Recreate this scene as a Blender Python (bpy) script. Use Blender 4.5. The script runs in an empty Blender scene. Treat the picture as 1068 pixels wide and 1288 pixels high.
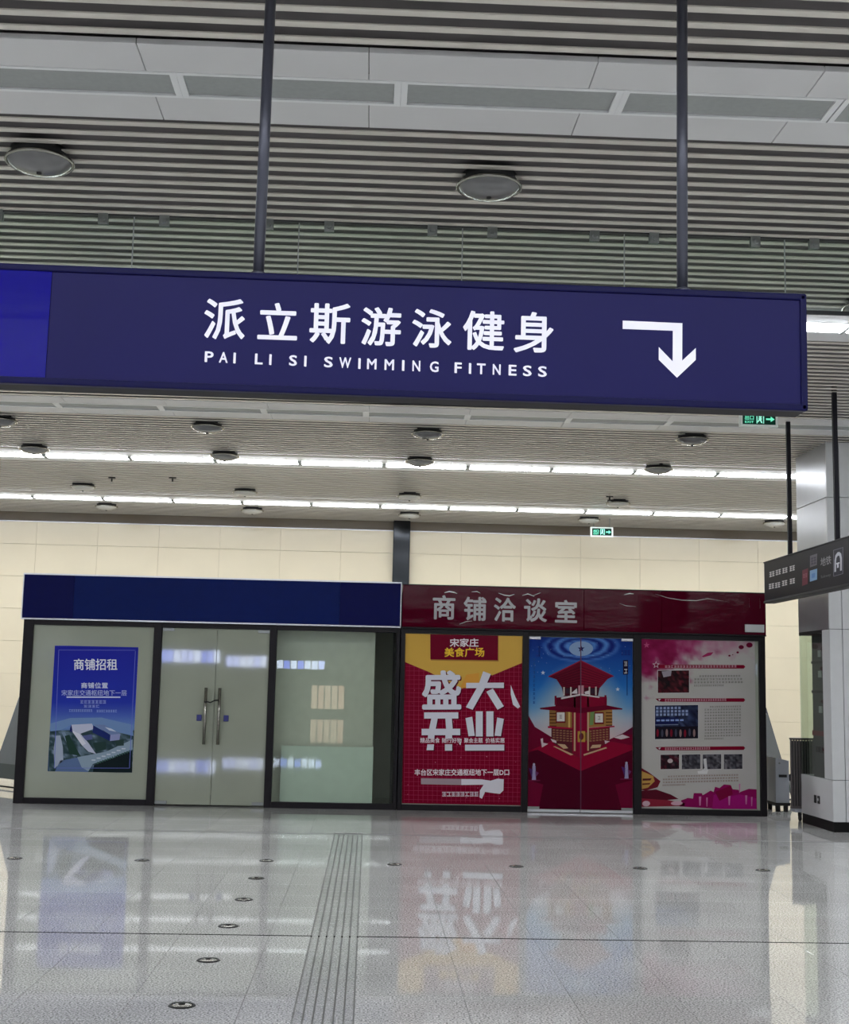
import bpy, bmesh, math, random
from mathutils import Vector, Matrix
random.seed(7)
scene = bpy.context.scene
C = scene.collection

# ------------------------------------------------------------------ camera
W_PX, H_PX = 1068, 1288
F_PX, PITCH, ROLL, YAW = 1629.07, 0.133648, 0.0214363, 0.0394414
CAM_H = 1.6
_r = Vector((math.cos(YAW), -math.sin(YAW), 0)); _f = Vector((math.sin(YAW), math.cos(YAW), 0)); _u = Vector((0, 0, 1))
FW = _f * math.cos(PITCH) + _u * math.sin(PITCH)
UP0 = _u * math.cos(PITCH) - _f * math.sin(PITCH)
RT = _r * math.cos(ROLL) + UP0 * math.sin(ROLL)
DN = _r * math.sin(ROLL) - UP0 * math.cos(ROLL)
cam_d = bpy.data.cameras.new('camera')
cam = bpy.data.objects.new('camera', cam_d); C.objects.link(cam)
cam_d.sensor_fit = 'HORIZONTAL'; cam_d.sensor_width = 36.0
cam_d.lens = F_PX / W_PX * 36.0
cam_d.clip_start = 0.05; cam_d.clip_end = 200
m3 = Matrix((RT, -DN, -FW)).transposed()
cam.matrix_world = Matrix.Translation((0, 0, CAM_H)) @ m3.to_4x4()
scene.camera = cam

def ray(x, y): return RT * ((x - 534) / F_PX) + DN * ((y - 644) / F_PX) + FW
def onZ(x, y, z): d = ray(x, y); t = (z - CAM_H) / d.z; return Vector((d.x * t, d.y * t, z))
def onY(x, y, Y): d = ray(x, y); t = Y / d.y; return Vector((d.x * t, Y, d.z * t + CAM_H))
def project(P):
    v = Vector(P) - Vector((0, 0, CAM_H)); c = v.dot(FW)
    return (534 + F_PX * v.dot(RT) / c, 644 + F_PX * v.dot(DN) / c) if c > .1 else (-999, -999)

# ------------------------------------------------------------------ world, exposure
world = bpy.data.worlds.new('world'); scene.world = world; world.use_nodes = True
world.node_tree.nodes['Background'].inputs[0].default_value = (.5, .52, .55, 1)
world.node_tree.nodes['Background'].inputs[1].default_value = 0.05
vs = scene.view_settings
vs.view_transform = 'Standard'; vs.look = 'None'; vs.gamma = 1; vs.exposure = 0.82
try: vs.use_curve_mapping = False
except Exception: pass
LIGHT = 15.0           # strength of the lit ceiling panels
try:
    scene.cycles.use_denoising = True
    scene.cycles.max_bounces = 10; scene.cycles.transparent_max_bounces = 12
    scene.cycles.sample_clamp_indirect = 8
except Exception: pass

# ------------------------------------------------------------------ dimensions (metres)
CH = 4.66              # ceiling height
XL, XR = -13.0, 14.0   # hall sides
YB, YF = 24.2, -36.0   # back wall, wall behind the camera
BY = 17.2              # shop front plane
SIGN_Y = 5.3

# ------------------------------------------------------------------ materials
def lin(c):
    return tuple(((v / 255) / 12.92 if v / 255 <= .04045 else ((v / 255 + .055) / 1.055) ** 2.4) for v in c)
MATS = {}
def mat(name, rgb, rough=.5, metal=0., spec=.5, var=0., vscale=8., bump=0., bscale=40., emit=0., coat=0., bstretch=None):
    if name in MATS: return MATS[name]
    m = bpy.data.materials.new(name); m.use_nodes = True
    nt = m.node_tree; b = nt.nodes['Principled BSDF']
    col = (*lin(rgb), 1)
    b.inputs['Base Color'].default_value = col
    b.inputs['Roughness'].default_value = rough; b.inputs['Metallic'].default_value = metal
    b.inputs['Specular IOR Level'].default_value = spec
    b.inputs['Coat Weight'].default_value = coat; b.inputs['Coat Roughness'].default_value = .05
    if emit:
        b.inputs['Emission Color'].default_value = col; b.inputs['Emission Strength'].default_value = emit
    if var or bump:
        g = nt.nodes.new('ShaderNodeNewGeometry')
        vec = g.outputs['Position']
    if var:
        n = nt.nodes.new('ShaderNodeTexNoise'); n.inputs['Scale'].default_value = vscale; n.inputs['Detail'].default_value = 4
        nt.links.new(vec, n.inputs['Vector'])
        mr = nt.nodes.new('ShaderNodeMapRange'); mr.inputs[1].default_value = .3; mr.inputs[2].default_value = .7
        mr.inputs[3].default_value = 1 - var; mr.inputs[4].default_value = 1 + var
        nt.links.new(n.outputs['Fac'], mr.inputs[0])
        mx = nt.nodes.new('ShaderNodeVectorMath'); mx.operation = 'SCALE'; mx.inputs[0].default_value = col[:3]
        nt.links.new(mr.outputs[0], mx.inputs['Scale']); nt.links.new(mx.outputs[0], b.inputs['Base Color'])
    if bump:
        src = vec
        if bstretch:
            mp = nt.nodes.new('ShaderNodeMapping'); mp.inputs['Scale'].default_value = bstretch
            nt.links.new(vec, mp.inputs['Vector']); src = mp.outputs[0]
        n2 = nt.nodes.new('ShaderNodeTexNoise'); n2.inputs['Scale'].default_value = bscale; n2.inputs['Detail'].default_value = 3
        nt.links.new(src, n2.inputs['Vector'])
        bp = nt.nodes.new('ShaderNodeBump'); bp.inputs['Strength'].default_value = bump; bp.inputs['Distance'].default_value = .02
        nt.links.new(n2.outputs['Fac'], bp.inputs['Height']); nt.links.new(bp.outputs[0], b.inputs['Normal'])
    MATS[name] = m; return m

def granite(name, a, b_, dark, rough, vs_=110.):
    m = bpy.data.materials.new(name); m.use_nodes = True; nt = m.node_tree; b = nt.nodes['Principled BSDF']
    g = nt.nodes.new('ShaderNodeNewGeometry')
    n1 = nt.nodes.new('ShaderNodeTexNoise'); n1.inputs['Scale'].default_value = vs_; n1.inputs['Detail'].default_value = 3
    n2 = nt.nodes.new('ShaderNodeTexNoise'); n2.inputs['Scale'].default_value = 1.1; n2.inputs['Detail'].default_value = 5
    v = nt.nodes.new('ShaderNodeTexVoronoi'); v.inputs['Scale'].default_value = vs_ * 1.1
    for n in (n1, n2, v): nt.links.new(g.outputs['Position'], n.inputs['Vector'])
    r1 = nt.nodes.new('ShaderNodeValToRGB')
    r1.color_ramp.elements[0].position = .36; r1.color_ramp.elements[0].color = (*lin(dark), 1)
    r1.color_ramp.elements[1].position = .66; r1.color_ramp.elements[1].color = (*lin(a), 1)
    e = r1.color_ramp.elements.new(.49); e.color = (*lin(b_), 1)
    nt.links.new(n1.outputs['Fac'], r1.inputs[0])
    mr = nt.nodes.new('ShaderNodeMapRange'); mr.inputs[1].default_value = .3; mr.inputs[2].default_value = .7
    mr.inputs[3].default_value = .9; mr.inputs[4].default_value = 1.08
    nt.links.new(n2.outputs['Fac'], mr.inputs[0])
    info = nt.nodes.new('ShaderNodeObjectInfo')
    m2 = nt.nodes.new('ShaderNodeMapRange'); m2.inputs[3].default_value = .96; m2.inputs[4].default_value = 1.03
    nt.links.new(info.outputs['Random'], m2.inputs[0])
    mu = nt.nodes.new('ShaderNodeMath'); mu.operation = 'MULTIPLY'
    nt.links.new(mr.outputs[0], mu.inputs[0]); nt.links.new(m2.outputs[0], mu.inputs[1])
    sc_ = nt.nodes.new('ShaderNodeVectorMath'); sc_.operation = 'SCALE'
    nt.links.new(r1.outputs[0], sc_.inputs[0]); nt.links.new(mu.outputs[0], sc_.inputs['Scale'])
    nt.links.new(sc_.outputs[0], b.inputs['Base Color'])
    rr = nt.nodes.new('ShaderNodeMapRange'); rr.inputs[3].default_value = rough * .8; rr.inputs[4].default_value = rough * 1.25
    nt.links.new(n2.outputs['Fac'], rr.inputs[0]); nt.links.new(rr.outputs[0], b.inputs['Roughness'])
    b.inputs['Specular IOR Level'].default_value = 1.0
    MATS[name] = m; return m

def glass(name, tint, refl=1.0):
    m = bpy.data.materials.new(name); m.use_nodes = True; nt = m.node_tree
    nt.nodes.remove(nt.nodes['Principled BSDF']); out = nt.nodes['Material Output']
    t = nt.nodes.new('ShaderNodeBsdfTransparent'); t.inputs[0].default_value = (*lin(tint), 1)
    g = nt.nodes.new('ShaderNodeBsdfGlossy'); g.inputs['Roughness'].default_value = .01
    g.inputs[0].default_value = (.95, 1, .97, 1)
    fr = nt.nodes.new('ShaderNodeFresnel'); fr.inputs[0].default_value = 1.5
    mu = nt.nodes.new('ShaderNodeMath'); mu.operation = 'MULTIPLY'; mu.inputs[1].default_value = refl
    nt.links.new(fr.outputs[0], mu.inputs[0])
    ge = nt.nodes.new('ShaderNodeNewGeometry'); fb = nt.nodes.new('ShaderNodeMath'); fb.operation = 'SUBTRACT'; fb.inputs[0].default_value = 1
    m2 = nt.nodes.new('ShaderNodeMath'); m2.operation = 'MULTIPLY'       # only the outer skin of the sheet reflects
    nt.links.new(ge.outputs['Backfacing'], fb.inputs[1]); nt.links.new(mu.outputs[0], m2.inputs[0]); nt.links.new(fb.outputs[0], m2.inputs[1]); mu = m2
    mx = nt.nodes.new('ShaderNodeMixShader')
    nt.links.new(mu.outputs[0], mx.inputs[0]); nt.links.new(t.outputs[0], mx.inputs[1]); nt.links.new(g.outputs[0], mx.inputs[2])
    nt.links.new(mx.outputs[0], out.inputs['Surface'])
    MATS[name] = m; return m

def print_mat(name, rough=.4, emit=0., ink=.93):
    m = bpy.data.materials.new(name); m.use_nodes = True; nt = m.node_tree; b = nt.nodes['Principled BSDF']
    a = nt.nodes.new('ShaderNodeAttribute'); a.attribute_name = 'ink'
    sc_ = nt.nodes.new('ShaderNodeVectorMath'); sc_.operation = 'SCALE'; sc_.inputs['Scale'].default_value = ink
    nt.links.new(a.outputs['Color'], sc_.inputs[0]); nt.links.new(sc_.outputs[0], b.inputs['Base Color'])
    b.inputs['Roughness'].default_value = rough; b.inputs['Specular IOR Level'].default_value = .07
    if emit:
        nt.links.new(a.outputs['Color'], b.inputs['Emission Color']); b.inputs['Emission Strength'].default_value = emit
    MATS[name] = m; return m

M_granite = granite('polished grey granite', (240, 239, 236), (198, 197, 194), (124, 124, 123), .028, 95.)
M_granite2 = granite('tactile granite', (206, 205, 203), (180, 180, 178), (128, 128, 127), .09)
M_grout = mat('tile joint', (128, 128, 126), .8, var=.1)
M_slat = mat('off white aluminium slat', (208, 203, 193), .22, var=.04, vscale=3)
M_void = mat('ceiling void grey', (98, 94, 94), .9, var=.15, vscale=2)
M_panel = mat('white metal ceiling panel', (208, 208, 208), .4, var=.02, vscale=2)
M_trim = mat('white light frame', (226, 228, 228), .35)
M_diff_off = mat('unlit grey diffuser', (152, 156, 154), .45, var=.05, vscale=30)
M_diff_on = mat('lit white diffuser', (245, 249, 255), .5, emit=LIGHT)
M_tube = mat('booth fill tube', (255, 250, 240), .5, emit=LIGHT * 1.3)
M_joint = mat('dark joint filler', (34, 33, 32), .95, spec=0.)
M_thresh = mat('grey threshold', (120, 120, 120), .35, spec=.3)
M_groove = mat('darker groove', (140, 139, 137), .9, spec=.1)  # groove floors toned darker than the ridges
M_cream = mat('cream enamel wall panel', (228, 216, 188), .22, var=.02, vscale=1.5)
M_wallgap = mat('wall panel joint', (206, 194, 166), .8)
M_steel = mat('dark polished steel', (46, 48, 51), .16, metal=.9, var=.08)
M_brush = mat('brushed aluminium cladding', (150, 151, 153), .3, metal=.75, var=.03, vscale=4)
M_white = mat('white cladding panel', (198, 199, 199), .35, metal=.05, var=.02)
M_black = mat('black plinth', (7, 7, 7), .5, spec=.2)
M_frame = mat('dark bronze aluminium frame', (20, 16, 20), .4, spec=.2, var=.1)
M_pole = mat('dark grey painted pole', (74, 76, 88), .32, metal=.35)
M_pole2 = mat('black painted pole', (14, 12, 20), .5, spec=.15)
M_navy = mat('navy sign film', (19, 17, 74), .45, spec=.15, var=.04, vscale=2)
M_navyframe = mat('navy sign frame', (12, 12, 60), .4, spec=.12)
M_blue2 = mat('ultramarine sign film', (12, 8, 120), .2, spec=.12, bump=.08, bscale=5, bstretch=(.3, 1, 3))
M_signback = mat('sign box grey underside', (40, 38, 40), .6, spec=.2)
M_fasc1 = mat('dark blue fascia board', (2, 8, 74), .35, spec=.08, var=.04)
M_fasc2 = mat('mid blue fascia board', (1, 24, 88), .35, spec=.08, var=.04)
M_alu = mat('bright aluminium edge', (200, 200, 205), .3, metal=.6)
M_maroon = mat('glossy maroon fascia film', (76, 2, 26), .07, spec=.1, bump=.14, bscale=3.2, bstretch=(.55, 1, 1.6))
M_film = mat('frosted grey green glass film', (158, 163, 147), .03, var=.05, vscale=1.2, bump=.015, bscale=1.5)
M_board = mat('pale green board', (206, 216, 206), .6, var=.03)
M_inner = mat('interior grey wall', (206, 205, 194), .7, var=.04)
M_chrome = mat('stainless steel handle', (150, 148, 140), .22, metal=.9)
M_silver = mat('silver letters', (150, 146, 148), .3, metal=.4)
M_letters = mat('white sign letters', (236, 234, 250), .5)
M_lampdark = mat('dark lamp housing', (16, 16, 16), .6)
M_lampglass = mat('grey glass lamp bowl', (108, 108, 108), .13, var=.06, vscale=12)
M_lampwhite = mat('pale lamp bowl', (176, 175, 170), .25)
M_clamp = mat('dull steel clamp', (140, 144, 142), .35, metal=.5)
M_rail = mat('dark curtain rail', (40, 42, 44), .5)
M_grey = mat('dark grey board', (88, 92, 92), .5, var=.05)
M_greydk = mat('greenish grey board foot', (52, 60, 56), .6)
M_cab = mat('light grey cabinet', (176, 180, 188), .4)
M_gate = mat('brown grey gate bars', (112, 105, 104), .4, metal=.4)
M_rubber = mat('black rubber', (14, 14, 14), .6)
M_core = mat('dark cabinet interior', (34, 36, 38), .4)
M_bluelock = mat('blue plastic lock', (38, 44, 120), .4)
M_exitbody = mat('exit sign white body', (226, 232, 226), .4)
M_signdark = mat('charcoal sign face', (20, 19, 28), .4, spec=.06)
G_curtain = glass('greenish smoke curtain glass', (244, 250, 246), 1.0)
G_pane = glass('clear shop glass', (246, 250, 246), 1.0)
G_case = glass('showcase glass', (242, 247, 243), 1.0)
P_matte = print_mat('printed paper', .38)
P_gloss = print_mat('glossy printed film', .22)
P_tower = print_mat('glossy tower print', .22, ink=.76)
P_info = print_mat('satin information print', .3, ink=.74)
P_exit = print_mat('lit exit sign print', .4, emit=.35)
P_ad = print_mat('backlit advert print', .4, emit=4)
P_lit = print_mat('backlit shop sign print', .4, emit=10)

# ------------------------------------------------------------------ object helpers
ORG = {}
def origin(o): return ORG.get(o.name, Vector((0, 0, 0))) if o else Vector((0, 0, 0))
def tag(o, label=None, cat=None, group=None, kind=None):
    if label: o['label'] = label
    if cat: o['category'] = cat
    if group: o['group'] = group
    if kind: o['kind'] = kind
    return o
def link(o, parent, at):
    C.objects.link(o); at = Vector(at); ORG[o.name] = at
    if parent: o.parent = parent
    o.location = at - origin(parent)
    return o
def empty(name, at, parent=None):
    o = bpy.data.objects.new(name, None); o.empty_display_size = .1
    return link(o, parent, at)
def raw(name, verts, faces, material, parent=None, at=(0, 0, 0), smooth=False):
    me = bpy.data.meshes.new(name); me.from_pydata(verts, [], faces); me.update()
    for m in (material if isinstance(material, (list, tuple)) else [material]): me.materials.append(m)
    if smooth:
        for p in me.polygons: p.use_smooth = True
    return link(bpy.data.objects.new(name, me), parent, at)
def shared(name, me, parent, at):
    return link(bpy.data.objects.new(name, me), parent, at)
BOXF = [(0, 1, 3, 2), (4, 6, 7, 5), (0, 4, 5, 1), (2, 3, 7, 6), (0, 2, 6, 4), (1, 5, 7, 3)]
def box_geo(x0, x1, y0, y1, z0, z1):
    return [(x, y, z) for x in (x0, x1) for y in (y0, y1) for z in (z0, z1)], BOXF
def box_mesh(name, sx, sy, sz, material, bevel=0., seg=1):
    me = bpy.data.meshes.new(name)
    v, f = box_geo(-sx / 2, sx / 2, -sy / 2, sy / 2, -sz / 2, sz / 2)
    bm = bmesh.new(); vv = [bm.verts.new(p) for p in v]
    for q in f: bm.faces.new([vv[i] for i in q])
    bmesh.ops.recalc_face_normals(bm, faces=bm.faces)
    if bevel: bmesh.ops.bevel(bm, geom=bm.edges[:], offset=min(bevel, min(sx, sy, sz) * .45), segments=seg, affect='EDGES', profile=.6)
    bm.to_mesh(me); bm.free(); me.materials.append(material); return me
def box(name, x0, x1, y0, y1, z0, z1, material, parent=None, bevel=0., seg=1):
    me = box_mesh(name, x1 - x0, y1 - y0, z1 - z0, material, bevel, seg)
    return shared(name, me, parent, ((x0 + x1) / 2, (y0 + y1) / 2, (z0 + z1) / 2))
def lathe_geo(profile, n=24):
    v, f = [], []
    for r, z in profile:
        for k in range(n):
            a = 2 * math.pi * k / n; v.append((r * math.cos(a), r * math.sin(a), z))
    for i in range(len(profile) - 1):
        for k in range(n):
            f.append((i * n + k, i * n + (k + 1) % n, (i + 1) * n + (k + 1) % n, (i + 1) * n + k))
    return v, f
def tube(name, pts, r, material, parent=None, n=10, at=None):
    at = Vector(at if at is not None else pts[0]); v, f = [], []
    pts = [Vector(p) for p in pts]
    for i, p in enumerate(pts):
        d = (pts[min(i + 1, len(pts) - 1)] - pts[max(i - 1, 0)]).normalized()
        a = d.orthogonal().normalized(); b = d.cross(a)
        if i: # keep frames aligned
            a = (pa - d * pa.dot(d)).normalized(); b = d.cross(a)
        pa = a
        for k in range(n):
            t = 2 * math.pi * k / n; v.append(tuple(p - at + (a * math.cos(t) + b * math.sin(t)) * r))
    for i in range(len(pts) - 1):
        for k in range(n): f.append((i * n + k, i * n + (k + 1) % n, (i + 1) * n + (k + 1) % n, (i + 1) * n + k))
    f.append(tuple(range(n))[::-1]); f.append(tuple(range((len(pts) - 1) * n, len(pts) * n)))
    return raw(name, v, f, material, parent, at, smooth=True)
ORD = ['first', 'second', 'third', 'fourth', 'fifth', 'sixth', 'seventh', 'eighth', 'ninth', 'tenth', 'eleventh', 'twelfth', 'thirteenth',
       'fourteenth', 'fifteenth', 'sixteenth', 'seventeenth', 'eighteenth', 'nineteenth', 'twentieth']

# ------------------------------------------------------------------ text and flat print
_tcache = {}
def text_geo(body, offset=0., space=1.):
    key = (body, offset, space)
    if key in _tcache: return _tcache[key]
    cu = bpy.data.curves.new('t', 'FONT'); cu.body = body; cu.space_character = space; cu.resolution_u = 3
    o = bpy.data.objects.new('t', cu); C.objects.link(o)
    me = bpy.data.meshes.new_from_object(o.evaluated_get(bpy.context.evaluated_depsgraph_get()))
    vs_ = [(v.co.x, v.co.y) for v in me.vertices]; fs = [tuple(p.vertices) for p in me.polygons]
    bpy.data.objects.remove(o); bpy.data.curves.remove(cu); bpy.data.meshes.remove(me)
    x0 = min(v[0] for v in vs_); x1 = max(v[0] for v in vs_); y0 = min(v[1] for v in vs_); y1 = max(v[1] for v in vs_)
    if offset:                                   # embolden by striking the glyph several times
        base_v, base_f = vs_, fs; vs_, fs = [], []
        for k in range(9):
            dx, dy = (0, 0) if k == 8 else (offset * math.cos(k * math.pi / 4), offset * math.sin(k * math.pi / 4))
            fs += [tuple(i + len(vs_) for i in f) for f in base_f]; vs_ += [(x + dx, y + dy) for x, y in base_v]
        x0 -= offset; x1 += offset; y0 -= offset; y1 += offset
    vs_ = [((x - x0) / (x1 - x0), (y - y0) / max(y1 - y0, 1e-6)) for x, y in vs_]
    _tcache[key] = (vs_, fs); return _tcache[key]

class Print:
    """Flat coloured shapes in a sheet's own (x right, z up) metres, stacked in hair-thin layers."""
    STEP = .0006
    def __init__(s, corners=None, w=1., h=1.):
        s.v, s.f, s.c = [], [], []; s.q = corners; s.w, s.h = w, h; s.n = 0
    def m(s, x, y):                       # sheet point from four corner points of the printed design
        if s.q is None: return x, y
        tl, tr, br, bl = s.q; u = v = .5
        for _ in range(8):
            px = (1-u)*(1-v)*tl[0] + u*(1-v)*tr[0] + u*v*br[0] + (1-u)*v*bl[0] - x
            py = (1-u)*(1-v)*tl[1] + u*(1-v)*tr[1] + u*v*br[1] + (1-u)*v*bl[1] - y
            a = (1-v)*(tr[0]-tl[0]) + v*(br[0]-bl[0]); b = (1-u)*(bl[0]-tl[0]) + u*(br[0]-tr[0])
            c = (1-v)*(tr[1]-tl[1]) + v*(br[1]-bl[1]); d = (1-u)*(bl[1]-tl[1]) + u*(br[1]-tr[1])
            D = a*d - b*c; u -= (px*d - b*py) / D; v -= (a*py - c*px) / D
        u = min(max(u, 0), 1); v = min(max(v, 0), 1)
        return (u - .5) * s.w, (.5 - v) * s.h
    def add(s, pts, faces, cols, layer, strikes=False):
        b = len(s.v); y = -s.STEP * layer
        n9 = strikes and len(pts) // 9
        s.v += [(x, y - (i // n9 * 6e-5 if n9 else 0), z) for i, (x, z) in enumerate(pts)]
        for f in faces: s.f.append(tuple(b + i for i in f))
        s.c += cols
    def poly(s, pts, col, layer, raw_=False):
        p = pts if raw_ else [s.m(*q) for q in pts]
        s.add(p, [tuple(range(len(p)))], [lin(col)] * len(p), layer)
    def rect(s, x0, y0, x1, y1, col, layer): s.poly([(x0, y0), (x1, y0), (x1, y1), (x0, y1)], col, layer)
    def ell(s, cx, cy, rx, ry, col, layer, n=28): s.poly([(cx + rx * math.cos(2*math.pi*k/n), cy + ry * math.sin(2*math.pi*k/n)) for k in range(n)], col, layer)
    def star(s, cx, cy, r, col, layer):
        s.poly([(cx + (r if k % 2 == 0 else r * .42) * math.sin(math.pi*k/5), cy - (r if k % 2 == 0 else r * .42) * math.cos(math.pi*k/5)) for k in range(10)], col, layer)
    def grid(s, x0, y0, x1, y1, nx, ny, fn, layer):
        pts, cols, fs = [], [], []
        for j in range(ny + 1):
            for i in range(nx + 1):
                x = x0 + (x1 - x0) * i / nx; y = y0 + (y1 - y0) * j / ny
                pts.append(s.m(x, y)); cols.append(lin(fn(x, y)))
        for j in range(ny):
            for i in range(nx):
                a = j * (nx + 1) + i; fs.append((a, a + 1, a + nx + 2, a + nx + 1))
        s.add(pts, fs, cols, layer)
    def text(s, body, x0, y0, x1, y1, col, layer, offset=0., space=1.):
        vs_, fs = text_geo(body, offset, space)
        pts = [s.m(x0 + (x1 - x0) * u, y1 + (y0 - y1) * v) for u, v in vs_]
        s.add(pts, fs, [lin(col)] * len(pts), layer, offset > 0)
    def blocks(s, x0, y0, x1, y1, n, col, layer, gap=.2):   # print too small to read: rows of strokes
        cw = (x1 - x0) / n; h = y1 - y0
        for k in range(n):
            a = x0 + cw * (k + gap / 2); b = a + cw * (1 - gap)
            s.rect(a, y0, b, y0 + h * .22, col, layer); s.rect(a, y0 + h * .78, b, y1, col, layer)
            if random.random() < .8: s.rect(a + (b - a) * .1, y0 + h * .42, b, y0 + h * .6, col, layer)
            t = a + (b - a) * random.uniform(.1, .7)
            s.rect(t, y0, t + (b - a) * .22, y1, col, layer)
    def build(s, name, material, parent, at):
        me = bpy.data.meshes.new(name); me.from_pydata(s.v, [], s.f); me.update()
        at_ = me.color_attributes.new('ink', 'FLOAT_COLOR', 'POINT')
        for i, c in enumerate(s.c): at_.data[i].color = (*c, 1)
        me.materials.append(material)
        return shared(name, me, parent, at)

def hashn(i, j, k=0):
    v = math.sin(i * 127.1 + j * 311.7 + k * 74.7) * 43758.5453; return v - math.floor(v)
def vnoise(x, y, k=0):
    i, j = math.floor(x), math.floor(y); u, v = x - i, y - j; u = u*u*(3-2*u); v = v*v*(3-2*v)
    a, b, c, d = hashn(i, j, k), hashn(i+1, j, k), hashn(i, j+1, k), hashn(i+1, j+1, k)
    return a*(1-u)*(1-v) + b*u*(1-v) + c*(1-u)*v + d*u*v
def fbm(x, y, k=0): return .55*vnoise(x, y, k) + .3*vnoise(2.1*x, 2.1*y, k+1) + .15*vnoise(4.3*x, 4.3*y, k+2)
def mixc(a, b, t): t = min(max(t, 0), 1); return tuple(p + (q - p) * t for p, q in zip(a, b))

# ================================================================== FLOOR
TX0, TX, TY0, TY = -.03, .565, 8.6, .5345          # joint lattice of the floor tiles
floor = tag(box('floor', XL, XR, YF, YB + .3, -.2, -.004, M_grout), 'polished speckled grey granite tile floor of the hall', 'floor', kind='structure')
tiles = []
for i in range(math.ceil((XL - TX0) / TX), math.floor((XR - TX0) / TX)):
    for j in range(math.ceil((YF - TY0) / TY), math.floor((YB - TY0) / TY)):
        tiles.append((TX0 + i * TX, TY0 + j * TY))
g = .0014
full = box_mesh('tile', TX - 2*g, TY - 2*g, .02, M_granite, .001)
tac_w = .30
half = box_mesh('tile', TX - tac_w - 2*g, TY - 2*g, .02, M_granite, .001)
inview, rest = [], []
for x, y in tiles:
    p = project((x + TX/2, y + TY/2, 0))
    tac = abs(x - (TX0 - TX)) < .01 and -3 < y < 14.0
    big = -40 < p[0] < 1108 and 960 < p[1] < 1310 and y < 17.1
    (inview if big else rest).append((p[1], x, y, tac))
inview.sort(reverse=True)
rest += inview[290:]; inview = inview[:290]
for _, x, y, tac in inview:
    if tac: shared('tile', half, floor, (x + (TX - tac_w) / 2, y + TY/2, -.01))
    else: shared('tile', full, floor, (x + TX/2, y + TY/2, -.01))
V, Fc = [], []
for _, x, y, tac in rest:
    b = len(V); x1 = x + TX - (tac_w if tac else 0)
    v, f = box_geo(x + g, x1 - g, y + g, y + TY - g, -.02, 0); V += v; Fc += [tuple(b + i for i in q) for q in f]
tag(raw('distant_tiles', V, Fc, M_granite, floor), kind='stuff')
# tactile guide strip: ridged slabs, each .3 m long, running away from the camera
bm = bmesh.new()
def bm_box(bm, x0, x1, y0, y1, z0, z1):
    v, f = box_geo(x0, x1, y0, y1, z0, z1); vv = [bm.verts.new(p) for p in v]
    for q in f: bm.faces.new([vv[i] for i in q])
bm_box(bm, -.148, .148, -.148, .148, -.02, -.004)
for k in range(6):
    xx = -.148 + .296 * (k + .5) / 6
    if k % 2: bm_box(bm, xx - .0203, xx + .0203, -.147, .147, -.004, .001)
    else:
        bm_box(bm, xx - .0203, xx + .0203, -.147, -.003, -.004, .001); bm_box(bm, xx - .0203, xx + .0203, .003, .147, -.004, .001)
bmesh.ops.recalc_face_normals(bm, faces=bm.faces)
tme = bpy.data.meshes.new('tactile_slab'); bm.to_mesh(tme); bm.free(); tme.materials.append(M_granite2); tme.materials.append(M_groove)
for pl in tme.polygons[:6]: pl.material_index = 1
y = 14.15
while y > -2.8:
    shared('tactile_slab', tme, floor, (TX0 - .15, y, 0)); y -= .3
tag(box('trim_1', XL, XR, 8.588, 8.612, -.01, .0006, M_joint), 'thin dark expansion joint across the granite floor', 'trim', kind='structure')
tag(box('trim_2', XL, XR, 14.32, 14.37, -.01, .0008, M_thresh), 'narrow grey threshold strip across the floor before the shops', 'trim', kind='structure')
# floor studs
rimv, rimf = lathe_geo([(.050, 0), (.052, .005), (.062, .006), (.069, 0)], 28)
dv, df = lathe_geo([(.050, .001), (.046, .006), (.03, .009), (.012, .010), (.001, .010)], 28)
cv_, cf_ = lathe_geo([(.018, .0098), (.017, .013), (.001, .014)], 16)
def stud(x, y, label):
    r = empty('floor_stud', (x, y, 0)); tag(r, label, 'stud', 'round metal studs set in the floor')
    for nm, (v_, f_), m_ in (('rim', (rimv, rimf), M_black), ('cover', (dv, df), M_chrome), ('cap', (cv_, cf_), M_black)):
        if nm not in _sm:
            o = raw(nm, v_, f_, m_, r, (x, y, 0), True); _sm[nm] = o.data
        else: shared(nm, _sm[nm], r, (x, y, 0))
_sm = {}
for k in range(6): stud(-.888, 6.753 + 1.0695 * k, 'round metal floor stud left of tactile strip, %s from the camera' % ORD[k])
for k, xx in enumerate((-3.117, -1.99, .272, 1.375, 2.503, 3.633)):
    stud(xx, 12.0, 'round metal floor stud in the row across the hall, %s from the left' % ORD[k if k < 2 else k + 1])

# ================================================================== WALLS
wall = tag(box('wall_back', XL, XR, YB + .02, YB + .3, 0, CH + .4, M_wallgap), 'cream panelled back wall above and beside the shops', 'wall', kind='structure')
PZ, PX = .5965, 1.13
pme = {}
for i in range(-12, 13):
    for j in range(8):
        z1 = CH - .005 - j * PZ; z0 = max(z1 - PZ, .12)
        x0 = .53 + i * PX
        if x0 < XL or x0 + PX > XR: continue
        k = round(z1 - z0, 3)
        if k not in pme: pme[k] = box_mesh('panel', PX - .0022, .02, k - .004, M_cream, .003)
        shared('panel', pme[k], wall, (x0 + PX/2, YB + .01, (z0 + z1) / 2))
tag(box('baseboard_back', XL, XR, YB - .01, YB + .02, 0, .12, M_black), 'black skirting along the back wall', 'baseboard', kind='structure')
tag(box('shade_strip', XL, XR, YB - .03, YB + .01, CH - .17, CH + .06, mat('painted shade band', (92, 80, 62), .35)), 'painted shade band along the top of the cream wall', 'trim', kind='structure')  # brown strip stands for the shade under the ceiling
tag(box('highlight_strip', XL, XR, YB - .034, YB + .01, CH - .185, CH - .17, M_alu), 'thin painted highlight under the painted shade band', 'trim', kind='structure')  # bright strip stands for the light row's reflection on the panels
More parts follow.
